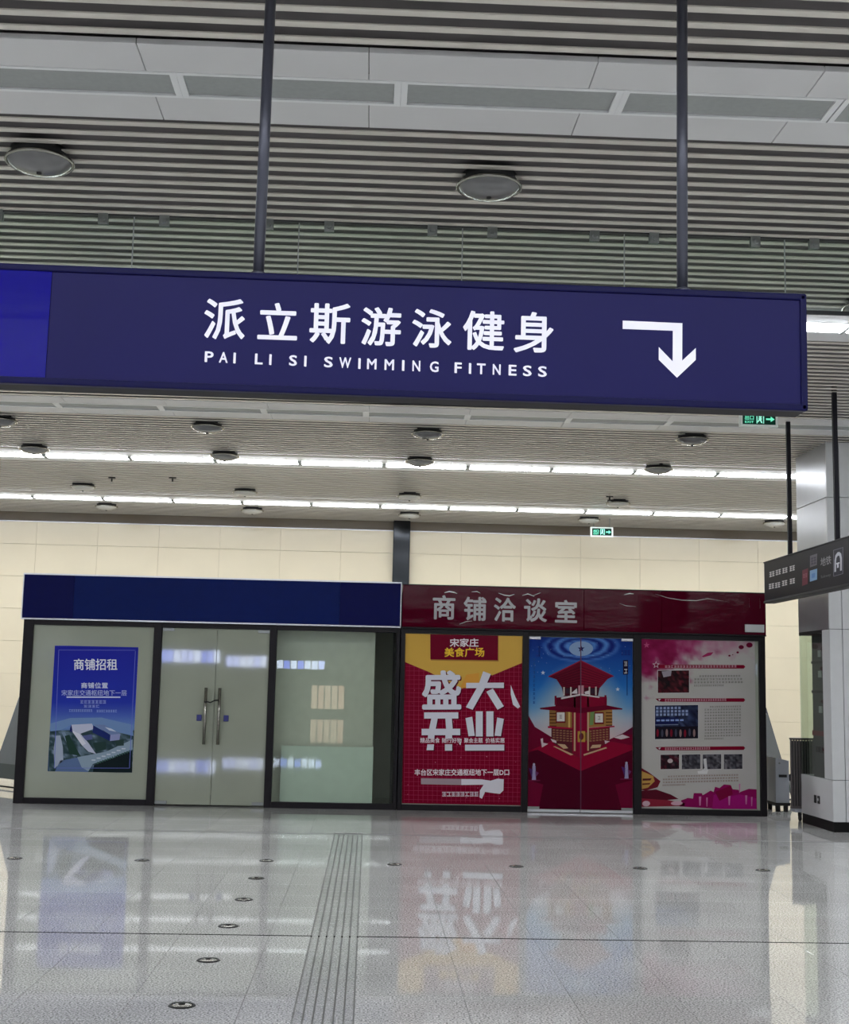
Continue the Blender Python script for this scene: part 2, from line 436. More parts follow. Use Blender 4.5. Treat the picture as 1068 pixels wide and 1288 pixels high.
tag(box('wall_left', XL - .2, XL, YF, YB + .3, 0, CH + .4, M_white), 'white side wall of the hall', 'wall', kind='structure')
tag(box('wall_right', XR, XR + .2, YF, YB + .3, 0, CH + .4, M_white), 'white side wall of the hall', 'wall', kind='structure')
tag(box('wall_front', XL, XR, YF - .2, YF, 0, CH + .4, M_inner), 'grey far wall of the hall behind the viewer', 'wall', kind='structure')
pil = empty('steel_pilaster', (.533, YB - .1, 0)); tag(pil, 'dark polished steel pilaster on the cream wall behind the shops', 'pilaster', kind='structure')
box('shaft', .376, .690, YB - .16, YB + .005, 0, CH, M_steel, pil, .01)

# ================================================================== CEILING
ceil = tag(box('ceiling', XL, XR, YF, YB + .3, CH + .075, CH + .3, M_void), 'grey slatted ceiling of the station hall', 'ceiling', kind='structure')
BANDS = [(6.405, False, .082, 1.147), (10.42, True, .45, 1.16), (14.5, False, -.12, 1.16), (17.88, True, 1.297, 1.172), (22.1, True, 1.288, 1.18)]
SLW = .05
sm_ = box_mesh('slat', XR - XL, SLW, .01, M_slat, .002)
def slat_run(y0, y1, first=None):
    y = first if first else y0 + .085
    while y < y1 - .03:
        shared('slat', sm_, ceil, ((XL + XR) / 2, y, CH + .005)); y += .1405
edges = [(b - .43, b + .425) for b, *_ in BANDS]
slat_run(4.35, edges[0][0], 4.47)
for k in range(len(edges)):
    slat_run(edges[k][1], edges[k+1][0] if k + 1 < len(edges) else YB)
V, Fc = [], []
y = 4.3
while y > YF:
    b = len(V); v, f = box_geo(XL, XR, y - .025, y + .025, CH, CH + .01); V += v; Fc += [tuple(b + i for i in q) for q in f]
    y -= .1405
tag(raw('slat_field', V, Fc, M_slat, ceil), kind='stuff')

PW = 1.1275
pf = box_mesh('panel', PW - .004, .285, .03, M_panel, .002)
LIGHT_GROUP = {True: 'lit ceiling light panels', False: 'unlit ceiling light panels'}
BAND_TXT = ['row above the navy sign', 'row behind the navy sign', 'row just below the navy sign',
            'upper bright row', 'lower bright row']
lmesh = {}
for bi, (yc, lit, xref, pitch) in enumerate(BANDS):
    k0 = -8
    for k in range(-10, 12):
        xc = -.084 + PW * (k + .5)
        for yy in (yc - .43 + .1425, yc + .425 - .1425):
            shared('panel', pf, ceil, (xc, yy, CH + .011))
    # dark backing strip is the housing of each light
    seen = []
    for k in range(-9, 10):
        x0 = xref + k * pitch; x1 = x0 + pitch
        if x0 < XL + .3 or x1 > XR - .3: continue
        pa = project(((x0 + x1) / 2, yc, CH)); 
        if -60 < pa[0] < 1128: seen.append(k)
    for k in range(-9, 10):
        x0 = xref + k * pitch; x1 = x0 + pitch
        if k not in seen: continue
        lab = '%s ceiling light panel, %s from left in the %s' % ('lit' if lit else 'unlit grey', ORD[seen.index(k)], BAND_TXT[bi])
        r = empty('ceiling_light', ((x0 + x1) / 2, yc, CH)); tag(r, lab, 'ceiling light', LIGHT_GROUP[lit])
        L = pitch - .001
        key = (round(L, 3), lit)
        if key not in lmesh:
            b = bmesh.new()
            bm_box(b, -L/2, L/2, -.142, -.118, -.006, .03); bm_box(b, -L/2, L/2, .118, .142, -.006, .03)
            bm_box(b, -L/2, -L/2 + .034, -.118, .118, -.006, .03); bm_box(b, L/2 - .034, L/2, -.118, .118, -.006, .03)
            fm = bpy.data.meshes.new('frame'); b.to_mesh(fm); b.free(); fm.materials.append(M_trim)
            if lit:
                pv, pfc = [], []
                for s_ in (-L/2 + .03, L/2 - .03):
                    for a in range(9):
                        t = -1 + 2 * a / 8; pv.append((s_, t * .118, -.004 - .024 * (1 - t * t) ** .5))
                for a in range(8): pfc.append((a, a + 1, 9 + a + 1, 9 + a))
                pfc.append(tuple(range(9))); pfc.append(tuple(range(17, 8, -1)))
                dm = bpy.data.meshes.new('diffuser'); dm.from_pydata(pv, [], pfc); dm.materials.append(M_diff_on)
            else:
                dm = box_mesh('diffuser', L - .07, .234, .006, M_diff_off)
            lmesh[key] = (fm, dm, box_mesh('end_cap', .028, .232, .034, M_diff_off, .004))
        fm, dm, em = lmesh[key]
        if lit:
            for s_ in (-1, 1): shared('end_cap', em, r, ((x0 + x1) / 2 + s_ * (L / 2 - .0145), yc, CH - .013))
        shared('frame', fm, r, ((x0 + x1) / 2, yc, CH)); shared('diffuser', dm, r, ((x0 + x1) / 2, yc, CH + (.0 if lit else .008)))
    for sd, (xa, xb) in (('left', (XL + .4, xref + seen[0] * pitch - .01)), ('right', (xref + (seen[-1] + 1) * pitch + .01, XR - .4))):
        if xb - xa < .5: continue
        r = empty('ceiling_light_run', ((xa + xb) / 2, yc, CH)); tag(r, '%s continuation, off the %s picture edge, of the %s' % ('lit' if lit else 'unlit', sd, BAND_TXT[bi]), 'ceiling light')
        box('frame', xa, xb, yc - .142, yc + .142, CH - .004, CH + .03, M_trim, r); box('diffuser', xa + .03, xb - .03, yc - .118, yc + .118, CH - (.016 if lit else .006), CH - .004, M_diff_on if lit else M_diff_off, r)
# light rows behind the camera (out of frame): same lights, each row one long fitting
for n_, yy in enumerate((2.7, -1.2, -4.9, -12.5, -20.1)):
    r = empty('ceiling_light_row', (.5, yy, CH)); tag(r, 'long glowing light row on the ceiling behind the viewer, %s row back' % ORD[n_], 'ceiling light', 'light rows behind the viewer')
    box('frame', -11.5, 12.5, yy - .142, yy + .142, CH - .012, CH - .001, M_trim, r); box('diffuser', -11.4, 12.4, yy - .118, yy + .118, CH - .03, CH - .012, M_diff_on, r, .005)

# round ceiling lamps
LAMPS = [(-2.027, 7.40, 0), (.648, 7.53, 0), (3.84, 9.72, 0), (-4.473, 15.35, 0), (-2.02, 15.37, 0), (.626, 15.37, 0), (3.82, 15.25, 0), (-4.544, 17.2, 0), (-2.03, 17.32, 0),
         (.605, 17.32, 0), (3.888, 17.4, 0), (-4.62, 20.53, 1), (-2.07, 20.65, 1), (.566, 20.61, 1), (3.97, 20.75, 1), (-4.715, 22.85, 1), (-2.15, 22.85, 1), (.637, 22.9, 1), (3.86, 22.9, 1), (7.16, 22.7, 1)]
LTXT = ['large round glass ceiling lamp at far left above the navy sign', 'round glass ceiling lamp above the middle of the navy sign', 'round ceiling lamp at right edge beyond the navy sign',
        'round ceiling lamp at left edge below the navy sign'] + ['dark round ceiling lamp just below the navy sign, %s' % s for s in ('left of middle', 'near the middle', 'towards the right')] \
       + ['round ceiling lamp overlapping the upper bright light row, %s from the left' % ORD[k] for k in range(4)] + ['pale round ceiling lamp between the two bright rows, %s from the left' % ORD[k] for k in range(4)] \
       + ['pale round ceiling lamp below the lower bright row, %s from the left' % ORD[k] for k in range(5)]
_lm = {}
for (lx, ly, pale), lab in zip(LAMPS, LTXT):
    r = empty('round_ceiling_lamp', (lx, ly, CH)); tag(r, lab, 'ceiling lamp', 'round ceiling lamps')
    parts = [('mount', lathe_geo([(.001, .03), (.17, .03), (.17, -.012), (.15, -.03), (.001, -.035)], 24), M_lampdark),
             ('rim', lathe_geo([(.185, -.038), (.199, -.034), (.202, -.044), (.195, -.053), (.184, -.048), (.185, -.038)], 32), M_chrome),
             ('bowl', lathe_geo([(.188, -.043), (.17, -.066), (.13, -.087), (.08, -.100), (.03, -.105), (.001, -.106)], 32), M_lampwhite if pale else M_lampglass),
             ('reflector', lathe_geo([(.188, -.042), (.12, -.036), (.06, -.035), (.001, -.035)], 24), M_lampdark),
             ('screw', lathe_geo([(.016, -.102), (.015, -.116), (.001, -.119)], 10), M_lampdark)]
    for nm, geo, m_ in parts:
        key = (nm, m_.name)
        if key not in _lm: o = raw(nm, geo[0], geo[1], m_, r, (lx, ly, CH), True); _lm[key] = o.data
        else: shared(nm, _lm[key], r, (lx, ly, CH))
for lx, ly, lab in ((-4.02, 19.77, 'small sprinkler head left, between the bright light rows'), (-3.07, 19.6, 'small sprinkler head, second from left between the bright rows'),
                    (3.75, 20.3, 'sprinkler pipe end beside the pale lamp right of middle')):
    r = empty('sprinkler', (lx, ly, CH)); tag(r, lab, 'sprinkler', 'ceiling sprinklers')
    tube('pipe', [(lx, ly, CH + .05), (lx, ly, CH - .06)], .012, M_lampdark, r, 8)
    v_, f_ = lathe_geo([(.001, .03), (.05, .02), (.06, 0), (.001, 0)], 16); raw('escutcheon', v_, f_, M_lampdark, r, (lx, ly, CH - .01))
    v_, f_ = lathe_geo([(.001, .012), (.012, .012), (.03, .002), (.001, 0)], 12); raw('deflector', v_, f_, M_clamp, r, (lx, ly, CH - .085))

# ================================================================== GLASS SMOKE CURTAIN
cur = empty('smoke_curtain', (.54, 8.34, CH)); tag(cur, 'greenish glass smoke curtain hanging from the ceiling behind the navy sign', 'smoke curtain')
box('top_rail', -9.3, 10.4, 8.332, 8.348, CH - .010, CH + .02, M_rail, cur)
gm = box_mesh('pane', 1.086, .012, .485, G_curtain); seal = box_mesh('joint_seal', .0065, .013, .485, M_diff_off); cm = None
for k in range(-7, 8):
    xj = .544 + 1.0925 * k
    shared('pane', gm, cur, (xj + .546, 8.34, CH - .015 - .2425)); shared('joint_seal', seal, cur, (xj, 8.34, CH - .015 - .2425))
    for dx in (.2, .89):
        px_ = xj + dx
        if cm is None:
            b = bmesh.new(); bm_box(b, -.032, .032, -.02, -.007, -.06, .02); bm_box(b, -.032, .032, .007, .02, -.06, .02); bm_box(b, -.024, .024, -.007, .007, -.006, .02)
            bmesh.ops.create_cone(b, cap_ends=True, segments=14, radius1=.017, radius2=.014, depth=.012, matrix=Matrix.Translation((0, -.026, -.03)) @ Matrix.Rotation(math.pi/2, 4, 'X'))
            cm = bpy.data.meshes.new('clamp'); b.to_mesh(cm); b.free(); cm.materials.append(M_clamp)
        shared('clamp', cm, cur, (px_, 8.34, CH - .012))
box('bottom_rail', -7.1, 8.7, 8.33, 8.35, CH - .527, CH - .502, M_rail, cur)

# ================================================================== MAIN HANGING SIGN
SX0, SX1, SZ0, SZ1 = -2.85, 1.826, 2.795, 3.30
sg = empty('hanging_sign', (.4, SIGN_Y, CH)); tag(sg, 'long navy hanging sign with white Chinese lettering, pinyin and bent arrow', 'sign')
box('sign_box', SX0, SX1, SIGN_Y, SIGN_Y + .14, SZ0, SZ1, M_signback, sg, .004)
xs = onY(65, 400, SIGN_Y).x
fw_ = .026
fr = empty('frame', (.4, SIGN_Y, 3.05), sg)
for nm, a in (('rail', (SX0, SX1, SZ1 - fw_, SZ1 + .003)), ('rail', (SX0, SX1, SZ0 - .003, SZ0 + fw_)), ('rail', (SX1 - fw_, SX1 + .003, SZ0, SZ1)), ('rail', (SX0 - .003, SX0 + fw_, SZ0, SZ1))):
    box(nm, a[0], a[1], SIGN_Y - .014, SIGN_Y + .02, a[2], a[3], M_navyframe, fr, .006, 2)
fp = box('face_panel', xs + .001, SX1 - fw_, SIGN_Y - .006, SIGN_Y, SZ0 + fw_, SZ1 - fw_, M_navy, sg)
bp = box('face_panel', SX0 + fw_, xs - .001, SIGN_Y - .009, SIGN_Y, SZ0 + fw_, SZ1 - fw_, M_blue2, sg); bp['label'] = 'brighter ultramarine panel at the left end'
def sign_text(name, body, px, offset, space, depth=.002):
    pts = [onY(x, y, SIGN_Y) for x, y in px]            # bottom left, bottom right, top left of the lettering
    vs_, fs = text_geo(body, offset, space)
    ex, ez = pts[1] - pts[0], pts[2] - pts[0]
    ez = Vector((0, 0, ez.z)); y = SIGN_Y - .0075
    n9 = len(vs_) // 9
    V = [tuple(ex * u + ez * v - Vector((0, SIGN_Y - y + (i // n9) * 6e-5, 0))) for i, (u, v) in enumerate(vs_)]
    return raw(name, V, fs, M_letters, sg, pts[0])
CHX = [(258, 310, 377, 429), (326, 376, 382, 429), (391, 442, 382, 434), (456, 506, 387, 436), (520, 570, 389, 438), (584, 636, 391, 441), (648, 698, 392, 444)]
for ch, (a, b_, t, bt) in zip('派立斯游泳健身', CHX):
    sign_text('letter', ch, ((a, bt - .5), (b_, bt + 1), (a, t)), .018, 1.0)
LAT = 'PAI LI SI SWIMMING FITNESS'
LPX = [(260, 271), (278, 289), (296, 299), None, (323, 333), (341, 344), None, (366, 376), (385, 388), None, (410, 421), (429, 444), (453, 456), (464, 476), (486, 498), (508, 511), (521, 531), (543, 554), None,
       (574, 583), (592, 595), (602, 613), (622, 632), (642, 652), (660, 671), (679, 690)]
for ch, q in zip(LAT, LPX):
    if q:
        yb = 457.5 + (q[0] - 260) * (474.5 - 457.5) / 430; yt = yb - 13.5
        sign_text('letter', ch, ((q[0], yb), (q[1], yb + .4), (q[0], yt)), .022, 1.0)
ar = [(785, 403), (860, 406), (860, 453), (877, 437), (877, 452), (853.5, 474.5), (830.5, 452), (830.5, 436), (848, 454), (848, 415.5), (785, 413.5)]
o_ = onY(785, 403, SIGN_Y)
raw('arrow', [tuple(onY(x, y, SIGN_Y) - o_ + Vector((0, -.0075, 0))) for x, y in ar], [tuple(range(len(ar)))[::-1]], M_letters, sg, o_)
for xp in (-2.335, -.512, 1.31):
    tube('hanger_pole', [(xp, SIGN_Y + .06, SZ1 - .01), (xp, SIGN_Y + .06, CH + .1)], .024, M_pole, sg, 16)
    v_, f_ = lathe_geo([(.025, 0), (.036, .004), (.036, .02), (.025, .026)], 16); raw('collar', v_, f_, M_pole, sg, (xp, SIGN_Y + .06, SZ1 + .002), True)
sg.rotation_euler.y = .0048

# ================================================================== SHOP BOOTHS
def bx(x): return onY(x, 1012, BY).x
ZF0, ZF1 = 2.361, 2.948            # fascia of the left booth
BACK = 19.0
LB = empty('shop_booth', (-2.07, BY, 0)); tag(LB, 'grey glass-fronted shop booth with plain blue fascia, left of the maroon one', 'shop booth')
RB = empty('shop_booth', (2.86, BY, 0)); tag(RB, 'shop booth with maroon fascia and three full-height posters', 'shop booth')
PO = [(-4.525, -4.398), (-2.834, -2.731), (-1.322, -1.229), (.347, .392)]
PR = [(.402, .460), (2.02, 2.10), (3.495, 3.60), (5.178, 5.263)]
def booth(root, posts, zt, doorbay):
    for a, b in posts: box('post', a, b, BY - .05, BY + .05, 0, zt, M_frame, root, .004)
    box('header', posts[0][0], posts[-1][1], BY - .045, BY + .045, zt - .07, zt, M_frame, root, .003)
    for k in range(3):
        if k != doorbay:
            box('sill', posts[k][1], posts[k+1][0], BY - .045, BY + .045, 0, .075, M_frame, root, .003)
    box('side_wall', posts[0][0] + .005, posts[0][0] + .06, BY + .05, BACK, 0, zt + .5, M_frame, root)
    box('side_wall', posts[-1][1] - .06, posts[-1][1] - .005, BY + .05, BACK, 0, zt + .5, M_frame, root)
    box('rear_wall', posts[0][0] + .06, posts[-1][1] - .06, BACK - .06, BACK, 0, zt + .5, M_inner, root)
    box('roof', posts[0][0] + .06, posts[-1][1] - .06, BY + .1, BACK - .06, zt + .02, zt + .08, M_inner, root)
booth(LB, PO, ZF0, 1); booth(RB, PR, 2.36, 1)
GT = ZF0 - .072                    # glass top
# --- left booth glazing
box('pane', PO[0][1], PO[1][0], BY - .006, BY + .006, .075, GT, M_film, LB)
box('pane', PO[2][1], PO[3][0], BY - .006, BY + .006, .075, GT, G_pane, LB)
def door(root, x0, x1, z0, z1, m_, hx, mat_h, lock=None, rail=False):
    d = empty('door_leaf', ((x0 + x1) / 2, BY, 0), root)
    box('glass', x0 + .003, x1 - .003, BY - .006, BY + .006, z0, z1, m_, d)
    if hx is not None:
        yh = BY - .07; zb, zt = onY(258, 936, BY).z, onY(258, 865, BY).z
        for zz in (zb + .12, zt - .12): tube('standoff', [(hx, BY - .006, zz), (hx, yh, zz)], .012, mat_h, d, 8)
        tube('handle', [(hx, yh, zb), (hx, yh, zt)], .021, mat_h, d, 14)
        if lock: box('lock', hx + lock - .032, hx + lock + .032, BY - .03, BY - .006, 1.09, 1.17, M_bluelock, d, .004)
    ed = x0 if (x0 + x1) / 2 < (PO[1][1] + PO[2][0]) / 2 or (x0 > 1 and x0 < 2.5) else x1
    s_ = 1 if ed == x0 else -1
    for zz, mm in ((z0, M_clamp), (z1 - .045, M_clamp)):
        a, b = sorted((ed, ed + s_ * .16)); box('patch_fitting', a + .004, b, BY - .016, BY + .016, zz + .001, zz + .045, mm, d, .003)
    if rail: box('bottom_rail', x0 + .004, x1 - .004, BY - .02, BY + .02, z0 - .024, z0 + .012, M_alu, d, .004)
    return d
SEAM = (bx(264.5)); 
door(LB, PO[1][1], SEAM, .02, GT, M_film, onY(258.6, 900, BY).x, M_chrome, -.08)
door(LB, SEAM, PO[2][0], .02, GT, M_film, onY(276, 900, BY).x, M_chrome, .09)
hz = onY(266, 879, BY).z
tag(tube('cable_lock', [onY(258.6, 883, BY) + Vector((0, -.098, 0)), onY(262, 882.5, BY) + Vector((0, -.11, 0)), onY(266, 883.5, BY) + Vector((0, -.115, 0)), onY(271, 881, BY) + Vector((0, -.11, 0)), onY(276, 880.5, BY) + Vector((0, -.098, 0))], .009, M_rubber),
    'black cable lock linking the two glass door handles', 'lock')
# --- interior seen through the clear right pane
tag(box('partition_board', onY(352, 1000, BY + .25).x, onY(468, 1000, BY + .25).x, BY + .22, BY + .25, 0, onY(420, 939, BY + .25).z, M_board), 'pale green board standing behind the clear glass pane', 'board')
tag(box('screen_panel', PO[2][1] - .3, PO[3][0] - .28, BY + .34, BY + .38, 0, GT + .02, M_inner), 'tall grey partition behind the clear glass pane', 'partition')
bl = empty('booth_fill_lamp', (-.43, BY + .2, 2.5)); tag(bl, 'added fill tube lamp inside the blue booth, hidden above the clear pane', 'lamp')  # added light source, brightens the interior behind the clear pane
box('housing', -1.2, .3, BY + .15, BY + .25, 2.5, 2.53, M_trim, bl); tube('fill_tube', [(-1.15, BY + .2, 2.475), (.25, BY + .2, 2.475)], .016, M_tube, bl, 10)
# --- blue fascia
fa = empty('fascia', (-2.07, BY - .06, ZF0), LB)
fx = [-4.54, onY(95, 750, BY).x, onY(428, 750, BY).x, .388]
for k in range(3): box('board', fx[k] + .0004, fx[k+1] - .0004, BY - .10, BY - .02, ZF0 + .012, ZF1 - .008, (M_fasc1, M_fasc2, M_fasc1)[k], fa, .002)
box('edge_trim', -4.55, .394, BY - .104, BY - .02, ZF1 - .01, ZF1 + .008, M_alu, fa); box('edge_trim', -4.55, .394, BY - .104, BY - .02, ZF0 - .006, ZF0 + .012, M_alu, fa)
box('edge_trim', .384, .394, BY - .104, BY - .02, ZF0, ZF1, M_alu, fa); box('edge_trim', -4.552, -4.54, BY - .104, BY - .02, ZF0, ZF1, M_alu, fa)
# --- maroon fascia
fr_ = empty('fascia', (2.86, BY - .06, 2.345), RB)
rx = [.408, onY(733, 770, BY).x, onY(830, 770, BY).x, 5.262]
for k in range(3): box('board', rx[k] + .0015, rx[k+1] - .0015, BY - .10, BY - .02, 2.37, 2.922, M_maroon, fr_, .004)
box('edge_trim', .405, 5.264, BY - .102, BY - .02, 2.922, 2.934, M_frame, fr_); box('edge_trim', .405, 5.264, BY - .102, BY - .02, 2.352, 2.37, M_frame, fr_)
for ch, (a, b_, t, bt) in zip('商铺洽谈室', [(544, 573, 749, 779), (583, 612, 751, 780.5), (621, 649, 752, 781.5), (659, 688, 753, 782), (698, 726, 755, 783)]):
    p0, p1 = onY(a, bt, BY - .1), onY(b_, t, BY - .1)
    vs_, fs = text_geo(ch, .022)
    n9 = len(vs_) // 9
    V = [(u * (p1.x - p0.x), -.004 - (i // n9) * 6e-5, v * (p1.z - p0.z)) for i, (u, v) in enumerate(vs_)]
    raw('letter', V, fs, M_silver, fr_, p0)
p0 = onY(937, 795, BY - .1); p1 = onY(961, 786, BY - .1)
tag(box('paper_label', p0.x, p1.x, BY - .112, BY - .1, p0.z, p1.z, M_white), 'small white label at the lower right corner of the maroon fascia', 'label')
def white_ribbon(pts, w, nm='painted_glint'):                # painted white streaks standing for reflections along the fascia top
    P_ = [onY(x, y, BY - .101) for x, y in pts]; V, Fc = [], []
    for i, p in enumerate(P_):
        t = w * math.sin(math.pi * (i + .4) / (len(P_) - .2)) * .00528 * 2
        V += [tuple(p - P_[0] + Vector((0, -.002, t / 2))), tuple(p - P_[0] + Vector((0, -.006, -t / 2)))]
    for i in range(len(P_) - 1): Fc.append((2*i, 2*i+1, 2*i+3, 2*i+2))
    raw(nm, V, Fc, M_trim, fr_, P_[0])
white_ribbon([(559, 745.5), (565, 744), (571, 745), (575, 746.5)], 1.6); white_ribbon([(627, 746), (634, 748.5), (641, 749.5), (647, 747.5)], 1.3); white_ribbon([(657, 749), (664, 747), (672, 750)], 1.2)
white_ribbon([(593, 744.5), (600, 744), (604, 746)], 1.); white_ribbon([(779, 759), (788, 762), (800, 763)], .6); white_ribbon([(785, 748), (792, 746.5), (797, 747)], 1.2)
white_ribbon([(824, 747), (840, 752), (858, 755), (876, 755.5), (890, 753), (910, 756)], .8); white_ribbon([(942, 752), (942.5, 758), (942.6, 764)], .9); white_ribbon([(955.5, 753), (956, 759), (956, 765)], .9)
white_ribbon([(680, 745.5), (676, 747), (671, 749)], .8); white_ribbon([(578, 785), (586, 782), (594, 781)], .8)
# --- right booth glazing behind the posters
for k in (0, 2): box('pane', PR[k][1], PR[k+1][0], BY - .006, BY + .006, .075, 2.29, M_film, RB)
RS = (PR[1][1] + PR[2][0]) / 2
door(RB, PR[1][1], RS, .03, 2.29, M_film, None, M_chrome, rail=True); door(RB, RS, PR[2][0], .03, 2.29, M_film, None, M_chrome, rail=True)

# ================================================================== POSTERS
def sheet(name, label, x0, x1, z0, z1, material):
    r = empty(name, ((x0 + x1) / 2, BY - .0085, (z0 + z1) / 2)); tag(r, label, 'poster'); return r
PYO = BY - .0105
# --- blue letting poster
bx0, bx1 = (onY(69.7, 812, BY).x + onY(59.6, 970, BY).x) / 2, (onY(175, 814, BY).x + onY(165.8, 971.6, BY).x) / 2
bz1, bz0 = onY(120, 813, BY).z, onY(112, 971, BY).z
A = sheet('poster', 'blue shop-letting poster with aerial view, stuck on the left glass pane', bx0, bx1, bz0, bz1, P_gloss)
p = Print([(105, 85), (858, 100), (793, 1228), (33, 1215)], bx1 - bx0, bz1 - bz0)
def sky(x, y):
    t = (y - 85) / 1130
    c = mixc((36, 40, 158), (40, 56, 172), t / .45)
    c = mixc(c, (108, 140, 196), (t - .45) / .2); return mixc(c, (60, 84, 110), (t - .66) / .06)
p.grid(33, 85, 858, 1228, 4, 40, sky, 0)
def ground(x, y): 
    n = fbm(x / 45, y / 30, 3); return mixc(mixc((28, 48, 56), (66, 88, 92), n * 1.4), (140, 158, 186), (n - .55) * 3)
p.grid(48, 850, 815, 1222, 40, 22, ground, 1)
p.poly([(60, 790), (240, 740), (520, 735), (800, 800), (806, 900), (640, 860), (250, 800), (150, 850), (60, 860)], (116, 146, 192), 2)
p.poly([(108, 900), (150, 895), (172, 1000), (175, 1120), (95, 1190), (90, 1010)], (168, 180, 200), 2)
p.poly([(160, 870), (190, 865), (300, 1080), (265, 1080)], (126, 146, 170), 2)
p.poly([(150, 1120), (320, 1090), (400, 1222), (100, 1216)], (96, 118, 158), 2)
p.poly([(300, 1090), (560, 1040), (800, 930), (798, 1020), (560, 1110), (440, 1150), (400, 1215), (340, 1180)], (146, 166, 184), 3)
p.poly([(250, 800), (435, 790), (455, 835), (330, 880), (400, 960), (470, 1060), (400, 1040), (345, 985), (250, 850)], (196, 200, 222), 3)
p.poly([(250, 800), (262, 870), (235, 860), (238, 830)], (30, 30, 96), 4); p.poly([(250, 850), (345, 985), (380, 970), (320, 880)], (226, 226, 238), 4)
p.poly([(445, 805), (600, 890), (595, 945), (440, 870)], (34, 46, 110), 4); p.poly([(450, 798), (545, 800), (690, 880), (600, 890)], (118, 136, 178), 4)
p.poly([(600, 890), (690, 880), (680, 935), (595, 945)], (150, 156, 200), 4); p.poly([(550, 820), (610, 835), (655, 862), (590, 850)], (204, 214, 230), 5)
p.poly([(345, 900), (430, 885), (440, 930), (380, 940)], (92, 100, 150), 4); p.poly([(440, 960), (560, 950), (560, 1020), (470, 1040)], (44, 66, 62), 4)
p.poly([(190, 900), (230, 890), (330, 1080), (230, 1060)], (40, 66, 56), 3); p.poly([(640, 940), (720, 930), (720, 985), (650, 990)], (50, 70, 66), 4)
p.poly([(450, 1160), (795, 1030), (793, 1226), (440, 1222)], (22, 34, 36), 4)
for k in range(14):
    xx = 480 + 22 * k; p.rect(xx, 1130 - 8 * k, xx + 10, 1150 - 8 * k, (60, 96, 84), 5)
for a in range(7): p.rect(430 + 45 * a, 1110 - 17 * a, 465 + 45 * a, 1120 - 17 * a, (206, 214, 226), 5)
wcol = (214, 220, 246)
for q in ((140, 125, 832, 129), (92, 1184, 770, 1188)): p.rect(*q, (110, 120, 205), 6)
p.poly([(138, 125), (143, 125), (97, 1186), (92, 1186)], (110, 120, 205), 6); p.poly([(828, 135), (833, 135), (772, 1188), (767, 1188)], (110, 120, 205), 6)
p.text('商铺招租', 275, 205, 667, 308, (238, 240, 252), 7, .012)
p.text('商铺位置', 340, 420, 580, 473, wcol, 7, .02, 1.08); p.text('宋家庄交通枢纽地下一层', 162, 487, 750, 540, (176, 186, 236), 7, .012)
p.rect(208, 546, 692, 558, wcol, 7)
p.blocks(328, 580, 565, 610, 7, (150, 165, 230), 7); p.blocks(360, 622, 505, 646, 4, (150, 165, 230), 7); p.blocks(228, 662, 440, 684, 11, (150, 170, 230), 7); p.blocks(475, 666, 662, 688, 9, (150, 170, 230), 7)
p.build('print', P_gloss, A, ((bx0 + bx1) / 2, PYO, (bz0 + bz1) / 2))
box('paper', bx0, bx1, PYO + .0008, BY - .0065, bz0, bz1, M_white, A)

# --- red opening poster
x0, x1 = PR[0][1] + .003, PR[1][0] - .003; z0, z1 = .085, 2.285
A = sheet('poster', 'red food-court opening poster with huge white characters and yellow top', x0, x1, z0, z1, P_gloss)
p = Print([(52, 30), (862, 55), (852, 1255), (20, 1240)], x1 - x0, z1 - z0)
p.grid(20, 30, 862, 1255, 10, 24, lambda x, y: mixc((136, 2, 42), (116, 2, 36), fbm(x / 160, y / 160)), 0)
for k in range(26):
    xx = 45 + 33 * k; p.poly([(xx, 60), (xx + 2.2, 60), (xx - 8, 1235), (xx - 10.2, 1235)], (168, 50, 84), 1)
for k in range(33):
    yy = 235 + 31.5 * k
    if yy < 1225: p.poly([(35, yy), (858, yy + 14), (858, yy + 16.2), (35, yy + 2.2)], (168, 50, 84), 1)
for k in range(46): 
    a, b = random.uniform(40, 850), random.uniform(350, 1220); s_ = random.uniform(2, 7); p.poly([(a, b), (a + s_, b - s_ * .6), (a + s_ * 1.3, b + s_ * .5)], (206, 120, 150), 2)
p.poly([(52, 30), (862, 55), (858, 247), (655, 333), (540, 400), (440, 428), (205, 305), (46, 236)], (216, 172, 78), 2)
p.poly([(430, 420), (470, 330), (560, 318), (560, 395), (470, 425)], (224, 160, 66), 3)
p.poly([(222, 38), (694, 52), (696, 236), (226, 226)], (168, 120, 60), 3); p.poly([(222, 36), (692, 50), (690, 228), (222, 218)], (112, 2, 36), 4)
p.text('宋家庄', 357, 68, 556, 130, (240, 232, 236), 5, .02); p.text('美食广场', 320, 134, 596, 202, (250, 206, 60), 5, .02)
wh = (222, 222, 232)
def shadowed(fn):
    global wh
    keep = wh; wh = (92, 6, 40); fn(8, 8, 5); wh = keep; fn(0, 0, 6)
